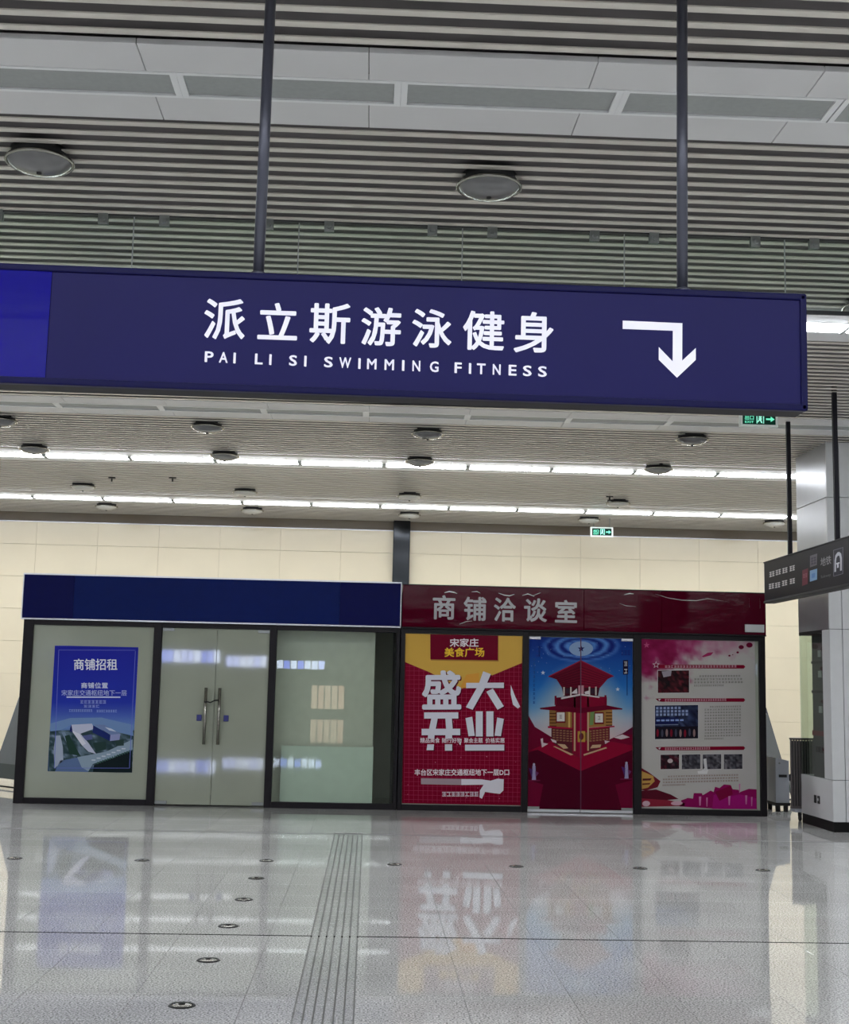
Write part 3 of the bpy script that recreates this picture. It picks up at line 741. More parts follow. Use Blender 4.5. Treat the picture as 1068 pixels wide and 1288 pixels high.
def big(dx, dy, L):
    kk = [0]
    def q(pts): kk[0] += 1; p.poly([(a + dx, b + dy) for a, b in pts], wh, L + kk[0] * .04)
    p.text('盛', 163 + dx, 298 + dy, 436 + dx, 578 + dy, wh, L, .028)
    q([(470, 388), (732, 388), (732, 426), (470, 426)]); q([(588, 306), (642, 326), (600, 425), (515, 580), (468, 562), (555, 405)]); q([(610, 452), (656, 430), (732, 556), (688, 581)])
    q([(178, 598), (415, 598), (415, 642), (178, 642)]); q([(160, 715), (428, 715), (428, 760), (160, 760)]); q([(228, 640), (272, 640), (258, 716), (212, 716)]); q([(325, 640), (370, 640), (376, 716), (330, 716)])
    q([(200, 825), (246, 825), (242, 866), (194, 866)]); q([(322, 825), (372, 825), (372, 870), (322, 870)])
    q([(205, 758), (250, 758), (248, 785), (202, 785)]); q([(325, 758), (372, 758), (372, 785), (325, 785)])
    q([(537, 592), (585, 592), (585, 770), (537, 770)]); q([(610, 592), (660, 592), (660, 770), (610, 770)])
    q([(465, 640), (512, 630), (530, 765), (486, 768)]); q([(732, 646), (686, 636), (668, 765), (712, 768)]); q([(462, 828), (735, 828), (735, 870), (462, 870)])
shadowed(big)
p.poly([(780, 405), (812, 490), (846, 560), (830, 573), (796, 545), (780, 470)], wh, 6)
p.text('精品美食', 150, 778, 286, 815, (232, 214, 222), 7, .02); p.text('随行好物', 302, 780, 438, 816, (232, 214, 222), 7, .02); p.text('聚会主题', 455, 780, 585, 816, (232, 214, 222), 7, .02); p.text('价格实惠', 604, 780, 738, 817, (232, 214, 222), 7, .02)
p.poly([(420, 820), (436, 800), (430, 832)], wh, 7)
p.text('丰台区宋家庄交通枢纽地下一层D口', 110, 1000, 770, 1046, (240, 226, 232), 7, .02)
p.poly([(155, 1064), (436, 1070), (436, 1112), (155, 1106)], (168, 148, 156), 6)
p.poly([(436, 1070), (575, 1072), (640, 1082), (690, 1068), (732, 1072), (730, 1150), (705, 1174), (640, 1166), (602, 1160), (580, 1208), (562, 1198), (566, 1150), (592, 1110), (436, 1112)], (226, 222, 230), 6)
p.blocks(300, 1160, 556, 1192, 8, (228, 206, 216), 7, .12)
p.build('print', P_gloss, A, ((x0 + x1) / 2, PYO, (z0 + z1) / 2)); box('paper', x0, x1, PYO + .0008, BY - .0065, z0, z1, M_white, A)

# --- tower poster on the double doors
x0, x1 = PR[1][1] + .006, PR[2][0] - .006; z0, z1 = .045, 2.282
A = sheet('poster', 'poster of a red pagoda tower under blue sky covering the double doors', x0, x1, z0, z1, P_gloss)
p = Print([(48, 45), (775, 70), (770, 1270), (42, 1245)], x1 - x0, z1 - z0)
def tsky(x, y):
    t = (y - 45) / 700; c = mixc((14, 46, 136), (40, 116, 198), t / .5); c = mixc(c, (150, 190, 216), (t - .5) / .35); c = mixc(c, (214, 186, 190), (t - .72) / .3)
    r = math.hypot((x - 410) / 300, (y - 560) / 330); c = mixc(c, (226, 214, 196), 1.25 - r * 1.15)
    rr = math.hypot((x - 412) / 275, (y - 118) / 112)
    if rr < 1.05: c = mixc(mixc((14, 32, 118), (92, 148, 224), .5 + .5 * math.sin(rr * 21 + vnoise(x / 30, y / 20) * 1.4)), c, (rr - .85) / .2)
    return c
p.grid(42, 45, 775, 800, 60, 60, tsky, 0)
dk, md, hi = (96, 4, 34), (136, 10, 46), (168, 22, 60)
p.ell(412, 135, 84, 52, (150, 178, 216), 1); p.star(412, 135, 26, (26, 34, 96), 2)
p.grid(42, 800, 772, 1270, 4, 14, lambda x, y: mixc((118, 6, 42), (62, 0, 26), (y - 850) / 240), 0)
p.poly([(42, 600), (90, 680), (205, 752), (410, 880), (410, 1000), (42, 1000)], (112, 6, 44), 1); p.poly([(775, 690), (700, 735), (610, 775), (410, 880), (410, 1000), (775, 1000)], (120, 8, 46), 1)
p.poly([(45, 850), (205, 780), (410, 905), (620, 790), (775, 820), (775, 850), (410, 992), (110, 840)], (150, 10, 50), 2)
p.poly([(45, 860), (110, 840), (410, 992), (410, 1245), (45, 1245)], (80, 0, 32), 2); p.poly([(775, 850), (410, 992), (410, 1255), (770, 1262)], (88, 0, 34), 2)
p.poly([(45, 1050), (150, 1080), (120, 1245), (45, 1245)], (118, 8, 50), 3); p.poly([(772, 1060), (650, 1090), (690, 1255), (772, 1262)], (118, 8, 50), 3)
# tower, from the base up
p.poly([(205, 690), (410, 700), (410, 905), (225, 800), (205, 770)], (92, 34, 44), 3); p.poly([(612, 690), (410, 700), (410, 905), (590, 800), (612, 770)], (110, 40, 48), 3)
for j in range(5):
    for k in range(6):
        a = 214 + 24 * k; b = 700 + 17 * j + 2.2 * k
        p.rect(a, b, a + 17, b + 9, (150, 104, 78), 4); a = 470 + 23 * k; b = 712 + 17 * j - 2.2 * k; p.rect(a, b, a + 16, b + 9, (158, 110, 80), 4)
p.poly([(190, 565), (350, 555), (350, 690), (190, 680)], (150, 106, 58), 4); p.poly([(630, 565), (465, 555), (465, 690), (630, 680)], (168, 122, 66), 4)
for k in range(5): p.rect(192, 585 + 22 * k, 240, 592 + 22 * k, (84, 44, 30), 5); p.rect(585, 585 + 22 * k, 628, 592 + 22 * k, (84, 44, 30), 5)
p.poly([(322, 560), (336, 560), (336, 690), (322, 690)], (214, 176, 98), 5); p.poly([(478, 566), (508, 562), (496, 672), (470, 676)], (120, 150, 90), 5)
for a, b in ((270, 612), (537, 624)): p.rect(a - 34, b - 40, a + 34, b + 44, (120, 30, 40), 5); p.rect(a - 27, b - 30, a + 27, b + 32, (232, 228, 222), 6); p.blocks(a - 11, b - 13, a + 11, b + 13, 1, (160, 150, 150), 7)
p.poly([(180, 676), (350, 690), (350, 700), (180, 690)], hi, 6); p.poly([(645, 680), (465, 692), (465, 702), (645, 690)], hi, 6)
p.poly([(350, 470), (465, 470), (465, 865), (410, 905), (350, 865)], (140, 12, 50), 5); p.poly([(398, 470), (420, 470), (420, 905), (398, 900)], (160, 24, 64), 6)
p.rect(361, 472, 373, 852, (206, 168, 130), 7); p.rect(455, 472, 466, 852, (206, 168, 130), 7)
p.rect(388, 715, 440, 790, (190, 150, 66), 7); p.ell(414, 752, 16, 24, (110, 40, 40), 8); p.rect(440, 725, 480, 780, (120, 84, 44), 6)
p.poly([(125, 548), (240, 536), (410, 552), (590, 536), (700, 560), (700, 568), (600, 568), (410, 590), (220, 568), (125, 558)], (108, 8, 40), 8)
p.poly([(232, 478), (410, 466), (410, 560), (232, 545)], dk, 7); p.poly([(592, 478), (410, 466), (410, 560), (592, 545)], md, 7)
for a in (233, 582): p.rect(a - 7, 465, a + 7, 530, (120, 10, 44), 8)
p.poly([(275, 400), (545, 400), (530, 470), (290, 470)], (74, 20, 36), 6)
for a in (292, 340, 470, 515): p.rect(a - 5, 405, a + 5, 465, (214, 200, 190), 8)
for a, b in ((318, 432), (492, 436)): p.rect(a - 13, b - 18, a + 13, b + 18, (60, 40, 54), 7)
p.poly([(272, 478), (410, 452), (540, 476), (540, 484), (410, 464), (272, 490)], (226, 214, 214), 9)
p.poly([(392, 395), (430, 395), (430, 455), (392, 455)], (206, 150, 160), 8); p.poly([(340, 450), (382, 415), (386, 452)], (230, 220, 222), 9); p.poly([(436, 440), (470, 430), (472, 458), (440, 456)], (230, 220, 222), 9)
p.poly([(410, 218), (410, 410), (275, 406), (240, 350), (183, 330)], (104, 8, 36), 7); p.poly([(410, 218), (640, 332), (598, 352), (545, 412), (410, 410)], (132, 14, 46), 7)
for k in range(7):
    t = k / 7; p.poly([(410, 262 + 20 * k), (410, 267 + 20 * k), (215 + 14 * k, 338 + 10 * k), (215 + 14 * k, 334 + 10 * k)], (72, 4, 28), 8); p.poly([(412, 262 + 20 * k), (412, 267 + 20 * k), (606 - 12 * k, 342 + 10 * k), (606 - 12 * k, 338 + 10 * k)], (92, 6, 32), 8)
p.poly([(183, 326), (410, 216), (640, 330), (640, 338), (410, 226), (183, 334)], (156, 30, 62), 9)
for pts in ([(218, 818), (232, 818), (358, 876), (340, 882)], [(428, 876), (585, 828), (592, 836), (432, 886)], [(245, 800), (300, 806), (322, 832), (290, 836)], [(475, 836), (490, 812), (552, 810), (545, 830)]): p.poly(pts, (214, 176, 140), 6)
for pts in ([(200, 765), (240, 780), (240, 796), (212, 786)], [(575, 782), (612, 788), (580, 806)], [(130, 765), (146, 760), (148, 792), (182, 800), (140, 824)], [(640, 762), (700, 742), (752, 762), (690, 776)]): p.poly(pts, (226, 206, 210), 6)
p.poly([(700, 735), (775, 692), (775, 745)], (96, 14, 50), 5)
for cx in (85, 728): p.poly([(cx - 10, 950), (cx + 10, 950), (cx + 14, 1048), (cx - 14, 1048)], (170, 160, 200), 5); p.ell(cx, 942, 8, 10, (190, 180, 205), 5); p.poly([(cx - 36, 965), (cx - 8, 975), (cx - 12, 1040)], (84, 44, 110), 5); p.poly([(cx + 34, 1000), (cx + 8, 985), (cx + 12, 1030)], (120, 60, 110), 5); p.rect(cx - 44, 1048, cx + 44, 1056, (120, 30, 70), 5)
p.rect(706, 220, 742, 322, (34, 24, 48), 3); p.blocks(712, 230, 738, 262, 1, (206, 206, 214), 4); p.blocks(712, 282, 738, 314, 1, (206, 206, 214), 4)
p.rect(732, 325, 737, 470, (30, 50, 90), 3)
for k in range(11): p.blocks(74, 200 + 30 * k, 92, 218 + 30 * k, 1, (40, 84, 150), 1); 
p.blocks(90, 110, 130, 190, 1, (34, 66, 150), 1); p.blocks(690, 150, 760, 185, 3, (30, 56, 140), 1)
for a, b in ((145, 302), (668, 425)): p.star(a, b, 16, (214, 226, 240), 2)
for k in range(40): a, b = random.uniform(60, 760), random.uniform(60, 300); p.rect(a, b, a + 4, b + 3, (150, 186, 230), 1)
p.rect(406, 60, 413, 1255, (110, 70, 90), 10)
p.build('print', P_tower, A, ((x0 + x1) / 2, PYO, (z0 + z1) / 2))
xm = (x0 + x1) / 2
box('paper', x0, xm - .002, PYO + .0008, BY - .0065, z0, z1, M_white, A); box('paper', xm + .002, x1, PYO + .0008, BY - .0065, z0, z1, M_white, A)
for k_, (a, b) in enumerate(((xm - .695, xm - .54), (xm + .54, xm + .695))):
    box('door_clip', a, b, BY - .03, BY - .011, 2.25, 2.285, M_alu, RB, .003)

# --- information poster
x0, x1 = PR[2][1] + .004, PR[3][0] - .045; z0, z1 = .085, 2.285
A = sheet('poster', 'pale information poster with magenta splashes, photographs and text columns', x0, x1, z0, z1, P_gloss)
p = Print([(30, 70), (800, 90), (815, 1225), (30, 1190)], x1 - x0, z1 - z0)
def info(x, y):
    c = mixc((206, 200, 198), (196, 194, 184), fbm(x / 200, y / 200, 2))
    n = fbm(x / 70, y / 70, 5)
    t = 1.5 - math.hypot((x - 30) / 480, (y - 70) / 300) * 1.35 + (n - .5) * 1.3
    c = mixc(c, mixc((128, 4, 60), (172, 44, 106), fbm(x / 60, y / 40, 9) * 1.3 - .2), t * 1.7)
    t2 = 1.1 - math.hypot((x - 560) / 260, (y - 90) / 120) + (fbm(x / 50, y / 50, 11) - .5) * 1.4
    return mixc(c, (196, 134, 158), t2 * .8)
p.grid(30, 70, 815, 1225, 70, 90, info, 0)
for a, b, r_ in ((708, 128, 18), (764, 114, 22), (684, 164, 9), (628, 186, 8), (650, 180, 4)): p.ell(a, b, r_, r_ * .8, (116, 6, 50), 1)
p.poly([(440, 190), (480, 165), (520, 162), (500, 184), (450, 196)], (170, 40, 96), 1)
bar = (140, 6, 44)
for yy, n_, hook in ((258, 24, 0), (484, 26, 1), (808, 20, 1)):
    xa = 110 + (15 if yy > 300 else 0); p.poly([(xa + 40, yy - 14), (725, yy - 8), (736, yy + 4), (725, yy + 17), (xa + 45, yy + 10)], bar, 2)
    p.poly([(xa, yy - 12), (xa + 45, yy - 14), (xa + 45, yy + 10), (xa + 20, yy + 6)], (120, 4, 40), 3)
    w_ = 490 if yy == 258 else (420 if yy == 484 else 310)
    p.blocks(188, yy - 8, 188 + w_, yy + 8, n_, (226, 170, 186), 4, .25)
    if hook: p.poly([(xa + 20, yy - 8), (xa + 38, yy - 10), (xa + 26, yy + 4)], (240, 220, 226), 4)
p.star(130, 245, 26, (236, 210, 220), 4); p.star(130, 245, 17, (140, 10, 60), 5)
p.star(66, 112, 22, (206, 90, 140), 4)
def photo(xa, ya, xb, yb, pal, k, nx=14, ny=10):
    p.rect(xa - 4, ya - 4, xb + 4, yb + 4, (214, 210, 208), 2)
    p.grid(xa, ya, xb, yb, nx, ny, lambda x, y: mixc(pal[int(hashn(int(x / 17), int(y / 17), k) * len(pal)) % len(pal)], pal[int(fbm(x / 30, y / 30, k) * len(pal)) % len(pal)], .5), 3)
photo(142, 284, 354, 434, [(40, 14, 22), (96, 20, 36), (54, 16, 24), (20, 16, 20), (120, 40, 50), (60, 30, 34)], 21)
p.poly([(168, 290), (235, 284), (230, 320), (180, 330)], (170, 160, 170), 4)
photo(122, 518, 415, 742, [(30, 36, 66), (50, 60, 96), (22, 24, 44), (70, 84, 120)], 22)
for k in range(9):
    for j in range(3):
        if k < 6 or hashn(k, j) > .4: p.rect(130 + 25 * k, 528 + 22 * j, 146 + 25 * k, 544 + 22 * j, (150, 166, 206), 4)
p.rect(124, 600, 280, 642, (24, 30, 84), 4)
for k in range(6): p.rect(132 + 32 * k, 612, 156 + 32 * k, 624, (150, 176, 232), 5)
p.rect(124, 645, 280, 650, (130, 140, 170), 5); p.rect(124, 660, 412, 742, (26, 20, 34), 4)
for k in range(9): p.ell(140 + 31 * k, 700 + 8 * hashn(k, 4), 8, 26, ((130, 20, 44), (70, 70, 90), (150, 120, 120))[k % 3], 5)
for k, xa in enumerate((160, 304, 446, 590)): photo(xa, 846 + 2 * k, xa + 126, 942 + 3 * k, [(44, 18, 28), (86, 30, 44), (36, 30, 36), (110, 100, 106)] if k == 0 else [(40, 38, 44), (90, 90, 98), (60, 56, 64), (130, 126, 132), (28, 26, 30)], 30 + k)
p.ell(225, 888, 18, 14, (210, 190, 190), 5)
p.poly([(450, 880), (470, 876), (478, 950), (455, 962), (440, 955), (458, 940)], (228, 226, 226), 5); p.poly([(410, 960), (485, 950), (475, 980), (415, 978)], (234, 232, 230), 5)
tc = (140, 136, 132)
for k in range(4): p.blocks(386 + (36 if k == 0 else 0), 318 + 21 * k, (704, 716, 722, 590)[k], 330 + 21 * k, 16, tc, 2, .25)
for k in range(12): p.blocks(456 + (36 if k in (0,) else 0), 526 + 19.5 * k, 708 - (120 if k == 11 else 0), 536 + 19.5 * k, 14, tc, 2, .25)
for k in range(4): p.blocks(172 + (36 if k == 0 else 0), 986 + 19 * k, 690 - (360 if k == 3 else 0), 995 + 19 * k, 28, (150, 120, 112), 2, .25)
p.poly([(30, 930), (80, 960), (160, 1020), (140, 1060), (60, 1080), (30, 1075)], (120, 30, 44), 2); p.poly([(32, 950), (110, 985), (120, 1020), (75, 1060), (32, 1070)], (206, 160, 84), 3)
p.poly([(38, 1000), (100, 1000), (90, 1014), (38, 1014)], (90, 30, 40), 4); p.poly([(36, 1032), (92, 1030), (84, 1040), (36, 1042)], (110, 50, 40), 4)
p.poly([(30, 1080), (130, 1074), (230, 1110), (282, 1140), (200, 1146), (30, 1130)], (96, 20, 40), 3); p.poly([(30, 1130), (180, 1140), (330, 1170), (320, 1188), (30, 1185)], (150, 40, 60), 2)
p.ell(62, 1165, 26, 18, (226, 190, 200), 4); p.ell(270, 1168, 40, 14, (226, 180, 196), 4)
sk = [(290, 1190), (300, 1150), (345, 1135), (380, 1140), (385, 1104), (440, 1106), (446, 1120), (500, 1090), (520, 1100), (530, 1066), (560, 1075), (590, 1052), (635, 1056), (650, 1085), (690, 1090), (700, 1105), (760, 1085), (815, 1090), (815, 1222), (560, 1214)]
p.poly(sk, (150, 12, 92), 2); p.poly([(510, 1215), (520, 1120), (600, 1100), (640, 1130), (700, 1120), (812, 1150), (812, 1222)], (170, 20, 120), 3); p.poly([(530, 1100), (640, 1060), (650, 1120), (560, 1160)], (132, 6, 60), 4)
for a, b, w_ in ((420, 1128, 16), (470, 1136, 10), (620, 1130, 14), (692, 1050, 10), (735, 1128, 14), (775, 1140, 10)): p.poly([(a, b), (a + w_, b), (a + w_ * .7, b + 60), (a + w_ * .2, b + 60)], (214, 130, 180), 5)
p.build('print', P_info, A, ((x0 + x1) / 2, PYO, (z0 + z1) / 2)); box('paper', x0, x1, PYO + .0008, BY - .0065, z0, z1, M_white, A)

# ================================================================== COLUMN AT RIGHT
CX0, CX1, CY0, CY1 = 5.5, 6.65, 15.37, 16.5
col = empty('column', ((CX0 + CX1) / 2, (CY0 + CY1) / 2, 0)); tag(col, 'square white clad column with a glass showcase let into its side', 'column', kind='structure')
box('core', CX0 + .03, CX1 - .03, CY0 + .03, CY1 - .03, 2.40, CH + .1, M_core, col); box('core', CX0 + .03, CX1 - .03, CY0 + .03, CY1 - .03, 0, .585, M_core, col)
box('core', CX0 + .03, CX1 - .03, CY0 + .03, 16.10, .585, 2.40, M_core, col)
box('plinth', CX0 + .006, CX1 - .006, CY0 + .006, CY1 - .006, 0, .115, M_black, col)
ZS = [.115, .602, 2.383, 3.985, CH + .01]; gp = .003; XJ = 5.655
for k in range(4):
    a, b = ZS[k] + gp, ZS[k+1] - gp
    for x_0, x_1 in ((CX0, XJ - gp), (XJ + gp, CX1)): box('cladding_panel', x_0, x_1, CY0, CY0 + .03, a, b, M_white, col, .003)
    if k == 1: box('cladding_panel', CX0, CX0 + .03, CY0 + .03, 15.64, a, b, M_white, col, .003)
    else:
        box('cladding_panel', CX0, CX0 + .03, CY0 + .03, CY1, a, b, M_white if k == 0 else M_brush, col, .003)
        box('cladding_panel', CX0 + .03, CX1, CY1 - .03, CY1, a, b, M_white if k == 0 else M_brush, col, .003)
    box('cladding_panel', CX1 - .03, CX1, CY0 + .03, CY1 - .03, a, b, M_white, col, .003)
box('showcase_pane', CX0 + .004, CX0 + .012, 15.645, CY1 - .004, .608, 2.36, G_case, col); box('showcase_pane', CX0 + .012, CX1 - .035, CY1 - .012, CY1 - .004, .608, 2.36, G_case, col)
box('showcase_head', CX0 + .002, CX1 - .035, 15.645, CY1 - .002, 2.345, 2.385, M_black, col)
for zz, w_, m_ in ((2.1, .1, M_diff_off), (1.85, .1, M_diff_off), (1.42, .1, M_diff_off)):
    box('notice', CX0 + .016, CX0 + .034, 15.75, 15.75 + w_, zz - .04, zz + .04, m_, col)
box('shelf', CX0 + .016, CX0 + .034, 15.65, 16.10, 1.10, 1.16, mat('dark red shelf edge', (110, 22, 36), .5), col)
for zz in (1.62, 1.98): box('shelf', CX0 + .016, CX0 + .034, 15.65, 16.10, zz, zz + .03, M_lampdark, col)
for yy in (15.80, 15.93): box('equipment', CX0 + .016, CX0 + .034, yy - .05, yy + .05, .9, .97, M_rubber, col)
for yy in (15.86, 15.98):
    s_ = box('socket', CX0 - .006, CX0 + .002, yy - .042, yy + .042, .285, .38, M_rubber, col, .003)
box('socket_insert', CX0 - .008, CX0 - .005, 15.855, 15.885, .32, .35, M_white, col)

# ================================================================== RIGHT HANGING SIGN
hs = empty('hanging_sign', (4.66, 13.49, CH)); tag(hs, 'charcoal hanging direction sign seen obliquely beside the white column', 'sign')
RX = 4.6
box('sign_box', RX + .004, RX + .12, 11.98, 15.01, 2.66, 3.125, M_signdark, hs, .006)
box('sign_edge', RX - .004, RX + .124, 11.97, 15.02, 2.645, 2.672, M_rubber, hs, .004)
box('sign_edge', RX - .002, RX + .122, 11.97, 15.02, 3.118, 3.132, M_pole2, hs, .003)
for yy in (14.23, 12.76): box('hanger_pole', RX + .04, RX + .085, yy - .022, yy + .022, 3.12, CH + .1, M_pole2, hs, .004)
def px_on_sign(x, y):
    d = ray(x, y); t = RX / d.x; return -(d.y * t), d.z * t + CAM_H          # across the face, up
def face(name, fn, label=None):                # one printed item on the oblique face
    global p
    p = Print(None); fn(); o = p.build(name, P_matte, hs, (0, 0, 0))
    o.rotation_euler.z = -math.pi / 2; o.location = Vector((RX + .0025, 0, 0)) - ORG[hs.name]
    if label: o['label'] = label
def fq(pts, col, L): p.poly([px_on_sign(950 + a / 9.05, 640 + b / 9.05) for a, b in pts], col, L, True)
def fblk(a0, b0, a1, b1, sl, col, L, n=2):
    w = (a1 - a0) / n
    for k in range(n):
        xa = a0 + w * k + w * .06; xb = xa + w * .86
        for q in ((0, .2), (.4, .58), (.8, 1)): fq([(xa, b0 + (b1 - b0) * q[0] - sl * (xa - a0)), (xb, b0 + (b1 - b0) * q[0] - sl * (xb - a0)), (xb, b0 + (b1 - b0) * q[1] - sl * (xb - a0)), (xa, b0 + (b1 - b0) * q[1] - sl * (xa - a0))], col, L)
        xm_ = xa + (xb - xa) * .35; fq([(xm_, b0 - sl * (xm_ - a0)), (xm_ + (xb - xa) * .3, b0 - sl * (xm_ - a0)), (xm_ + (xb - xa) * .3, b1 - sl * (xm_ - a0)), (xm_, b1 - sl * (xm_ - a0))], col, L)
for a, b in ((158, 722), (230, 700), (305, 680), (388, 656)): face('character', lambda: fblk(a, b, a + 62, b + 58, .28, (230, 228, 228), 1))
for a, b in ((152, 858), (222, 845), (302, 822), (390, 800)): face('character', lambda: fblk(a, b, a + 62, b + 58, .22, (230, 228, 228), 1))
def sq1(): fq([(622, 535), (704, 508), (700, 640), (620, 668)], (104, 100, 110), 1); fblk(632, 560, 694, 640, .3, (70, 64, 80), 2)
def sq2(): fq([(535, 700), (600, 676), (596, 855), (532, 878)], (112, 40, 60), 1); fblk(542, 745, 592, 790, .3, (150, 90, 106), 2)
def sq3(): fq([(620, 705), (704, 680), (702, 805), (620, 830)], (130, 168, 206), 1); fq([(642, 740), (680, 728), (678, 780), (642, 790)], (96, 140, 196), 2)
face('line_square', sq1, 'grey square'); face('line_square', sq2, 'dark red square'); face('line_square', sq3, 'light blue square')
def ftext(body, a0, b0, a1, b1, sl, col, off=.012):
    vs_, fs = text_geo(body, off); pts = [px_on_sign(950 + (a0 + (a1 - a0) * u) / 9.05, 640 + (b1 + (b0 - b1) * v - sl * (a1 - a0) * u) / 9.05) for u, v in vs_]
    p.add(pts, fs, [lin(col)] * len(pts), 1, off > 0)
face('lettering', lambda: ftext('地铁', 742, 560, 862, 660, .28, (150, 148, 152))); face('lettering', lambda: ftext('Subway', 745, 760, 858, 800, .25, (112, 116, 116), 0))
arch = [(900, 720), (902, 590), (912, 530), (935, 496), (958, 490), (978, 510), (986, 560), (986, 700)]; inner = [(966, 706), (966, 566), (955, 532), (938, 536), (924, 560), (920, 600), (920, 716)]
def icon():
    fq([(888, 470), (1000, 436), (998, 740), (888, 772)], (120, 120, 136), 1); fq([(894, 474), (994, 443), (992, 736), (894, 765)], (24, 22, 44), 2)
    fq(arch + inner, (196, 198, 208), 3); fq([(932, 628), (950, 620), (950, 668), (932, 674)], (226, 228, 236), 4); fq([(922, 618), (960, 606), (960, 622), (922, 634)], (226, 228, 236), 4)
face('icon', icon, 'white arch symbol in a framed square')

# ================================================================== EXIT SIGNS
def exit_sign(cx, cy, z0, z1, w, label, rods):
    r = empty('exit_sign', (cx, cy, CH)); tag(r, label, 'exit sign', 'green exit signs')
    box('case', cx - w/2, cx + w/2, cy - .02, cy + .03, z0, z1, M_exitbody, r, .004)
    p = Print(None); h = z1 - z0; iw, ih = w * .86, h * .72
    R_ = lambda a, b, c, d, col, L: p.poly([(a * iw/2, b * ih/2), (c * iw/2, b * ih/2), (c * iw/2, d * ih/2), (a * iw/2, d * ih/2)], col, L, True)
    R_(-1, -1, 1, 1, (8, 40, 30), 0)
    vs_, fs = text_geo('出口', .02); p.add([(-.86 * iw/2 + u * iw * .27, -.1 * ih + v * ih * .42) for u, v in vs_], fs, [lin((120, 240, 200))] * len(vs_), 1, True)
    vs_, fs = text_geo('EXIT', .02); p.add([(-.86 * iw/2 + u * iw * .27, -.38 * ih + v * ih * .2) for u, v in vs_], fs, [lin((120, 240, 200))] * len(vs_), 1, True)
    R_(-.16, -.8, .3, .8, (150, 240, 214), 1); R_(-.1, -.8, .24, .66, (10, 60, 44), 2)
    hx_ = .07 * iw/2
    p.poly([(hx_ + .05*iw*math.cos(k*.6), .42 * ih/2 + .09*ih*math.sin(k*.6)) for k in range(10)], (170, 250, 224), 3, True)
    p.poly([(-.02*iw, .1*ih), (.06*iw, .12*ih), (.09*iw, .0*ih), (.06*iw, -.05*ih), (.1*iw, -.36*ih), (.06*iw, -.36*ih), (.02*iw, -.12*ih), (-.03*iw, -.3*ih), (-.06*iw, -.28*ih), (-.01*iw, -.04*ih)], (170, 250, 224), 3, True)
    R_(.42, -.16, .72, .16, (120, 240, 200), 1); p.poly([(.7*iw/2, .5*ih/2), (.94*iw/2, 0), (.7*iw/2, -.5*ih/2)], (120, 240, 200), 1, True)
    p.build('print', P_exit, r, (cx, cy - .0205, (z0 + z1) / 2))
    for sx in (-.35, .35): tube('rod', [(cx + sx * w, cy, z1 - .005), (cx + sx * w, cy, CH + .06)], .008, M_clamp, r, 8)
a = onY(757.5, 669, 22.9); exit_sign(a.x, 22.95, onY(757, 675.5, 22.95).z, onY(757, 663, 22.95).z, .41, 'small green exit sign hanging under the lower bright light row', True)
zb = onY(955, 536, 13.55).z; exit_sign(onY(956, 530, 13.55).x, 13.6, zb, zb + .17, .42, 'green exit sign half hidden behind the lower edge of the navy sign', True)

# ================================================================== FLOOR CLUTTER BESIDE THE BOOTHS
def a_board(x, y, ang, label):
    r = empty('folding_board', (x, y, 0)); tag(r, label, 'board', 'folding boards beside the booths')
    ca, sa = math.cos(ang), math.sin(ang)
    def T(u, v, z): return Vector((x + u * ca - v * sa, y + u * sa + v * ca, z))
    H_, S_, D_ = 1.38, .46, .34                     # height, half spread, half width
    for s_ in (-1, 1):
        leaf = empty('leaf', (x, y, 0), r)
        q = [T(s_ * S_ * .92, -D_, .14), T(s_ * S_ * .92, D_, .14), T(s_ * .05, D_, 1.28), T(s_ * .05, -D_, 1.28)]
        n = (q[1] - q[0]).cross(q[2] - q[0]).normalized() * .012
        V = [tuple(v - Vector((x, y, 0)) + n * e) for e in (-1, 1) for v in q]
        raw('panel', V, [(0, 1, 2, 3), (7, 6, 5, 4), (0, 4, 5, 1), (1, 5, 6, 2), (2, 6, 7, 3), (3, 7, 4, 0)], M_grey, leaf, (x, y, 0))
        q2 = [T(s_ * S_ * .93, -D_, .14), T(s_ * S_ * .93, D_, .14), T(s_ * S_ * .80, D_, .34), T(s_ * S_ * .80, -D_, .34)]
        n2 = n * 1.35; V = [tuple(v - Vector((x, y, 0)) + n2 * e) for e in (-1, 1) for v in q2]
        raw('kick_strip', V, [(0, 1, 2, 3), (7, 6, 5, 4), (0, 4, 5, 1), (1, 5, 6, 2), (2, 6, 7, 3), (3, 7, 4, 0)], M_greydk, leaf, (x, y, 0))
        for d_ in (-D_ - .012, D_ + .012): tube('leg', [T(s_ * S_, d_, .012), T(s_ * .03, d_, H_ - .03)], .014, M_black if d_ < 0 else M_pole, leaf, 8)
        tube('foot_bar', [T(s_ * S_, -D_, .03), T(s_ * S_, D_, .03)], .012, M_black, leaf, 8)
    tube('handle', [T(-.03, -D_ - .012, H_ - .03), T(-.02, -D_ - .012, H_), T(.02, -D_ - .012, H_), T(.03, -D_ - .012, H_ - .03)], .014, M_black, r, 8)
    tube('handle', [T(-.03, D_ + .012, H_ - .03), T(-.02, D_ + .012, H_), T(.02, D_ + .012, H_), T(.03, D_ + .012, H_ - .03)], .014, M_black, r, 8)
    for d_ in (-D_ - .012, D_ + .012): tube('brace', [T(-S_ * .62, d_, .5), T(S_ * .62, d_, .5)], .008, M_cab, r, 8)
a = onZ(0, 0, 5)
a_board(onY(22, 880, 19.75).x + .26, 19.75, .8, 'grey folding board half hidden behind the left end of the blue booth')
a_board(onY(968, 881, 19.75).x - .26, 19.75, -.8, 'grey folding board half hidden behind the right end of the maroon booth')
c0, c1 = onY(976, 1000, 17.9).x, onY(993, 1000, 17.9).x
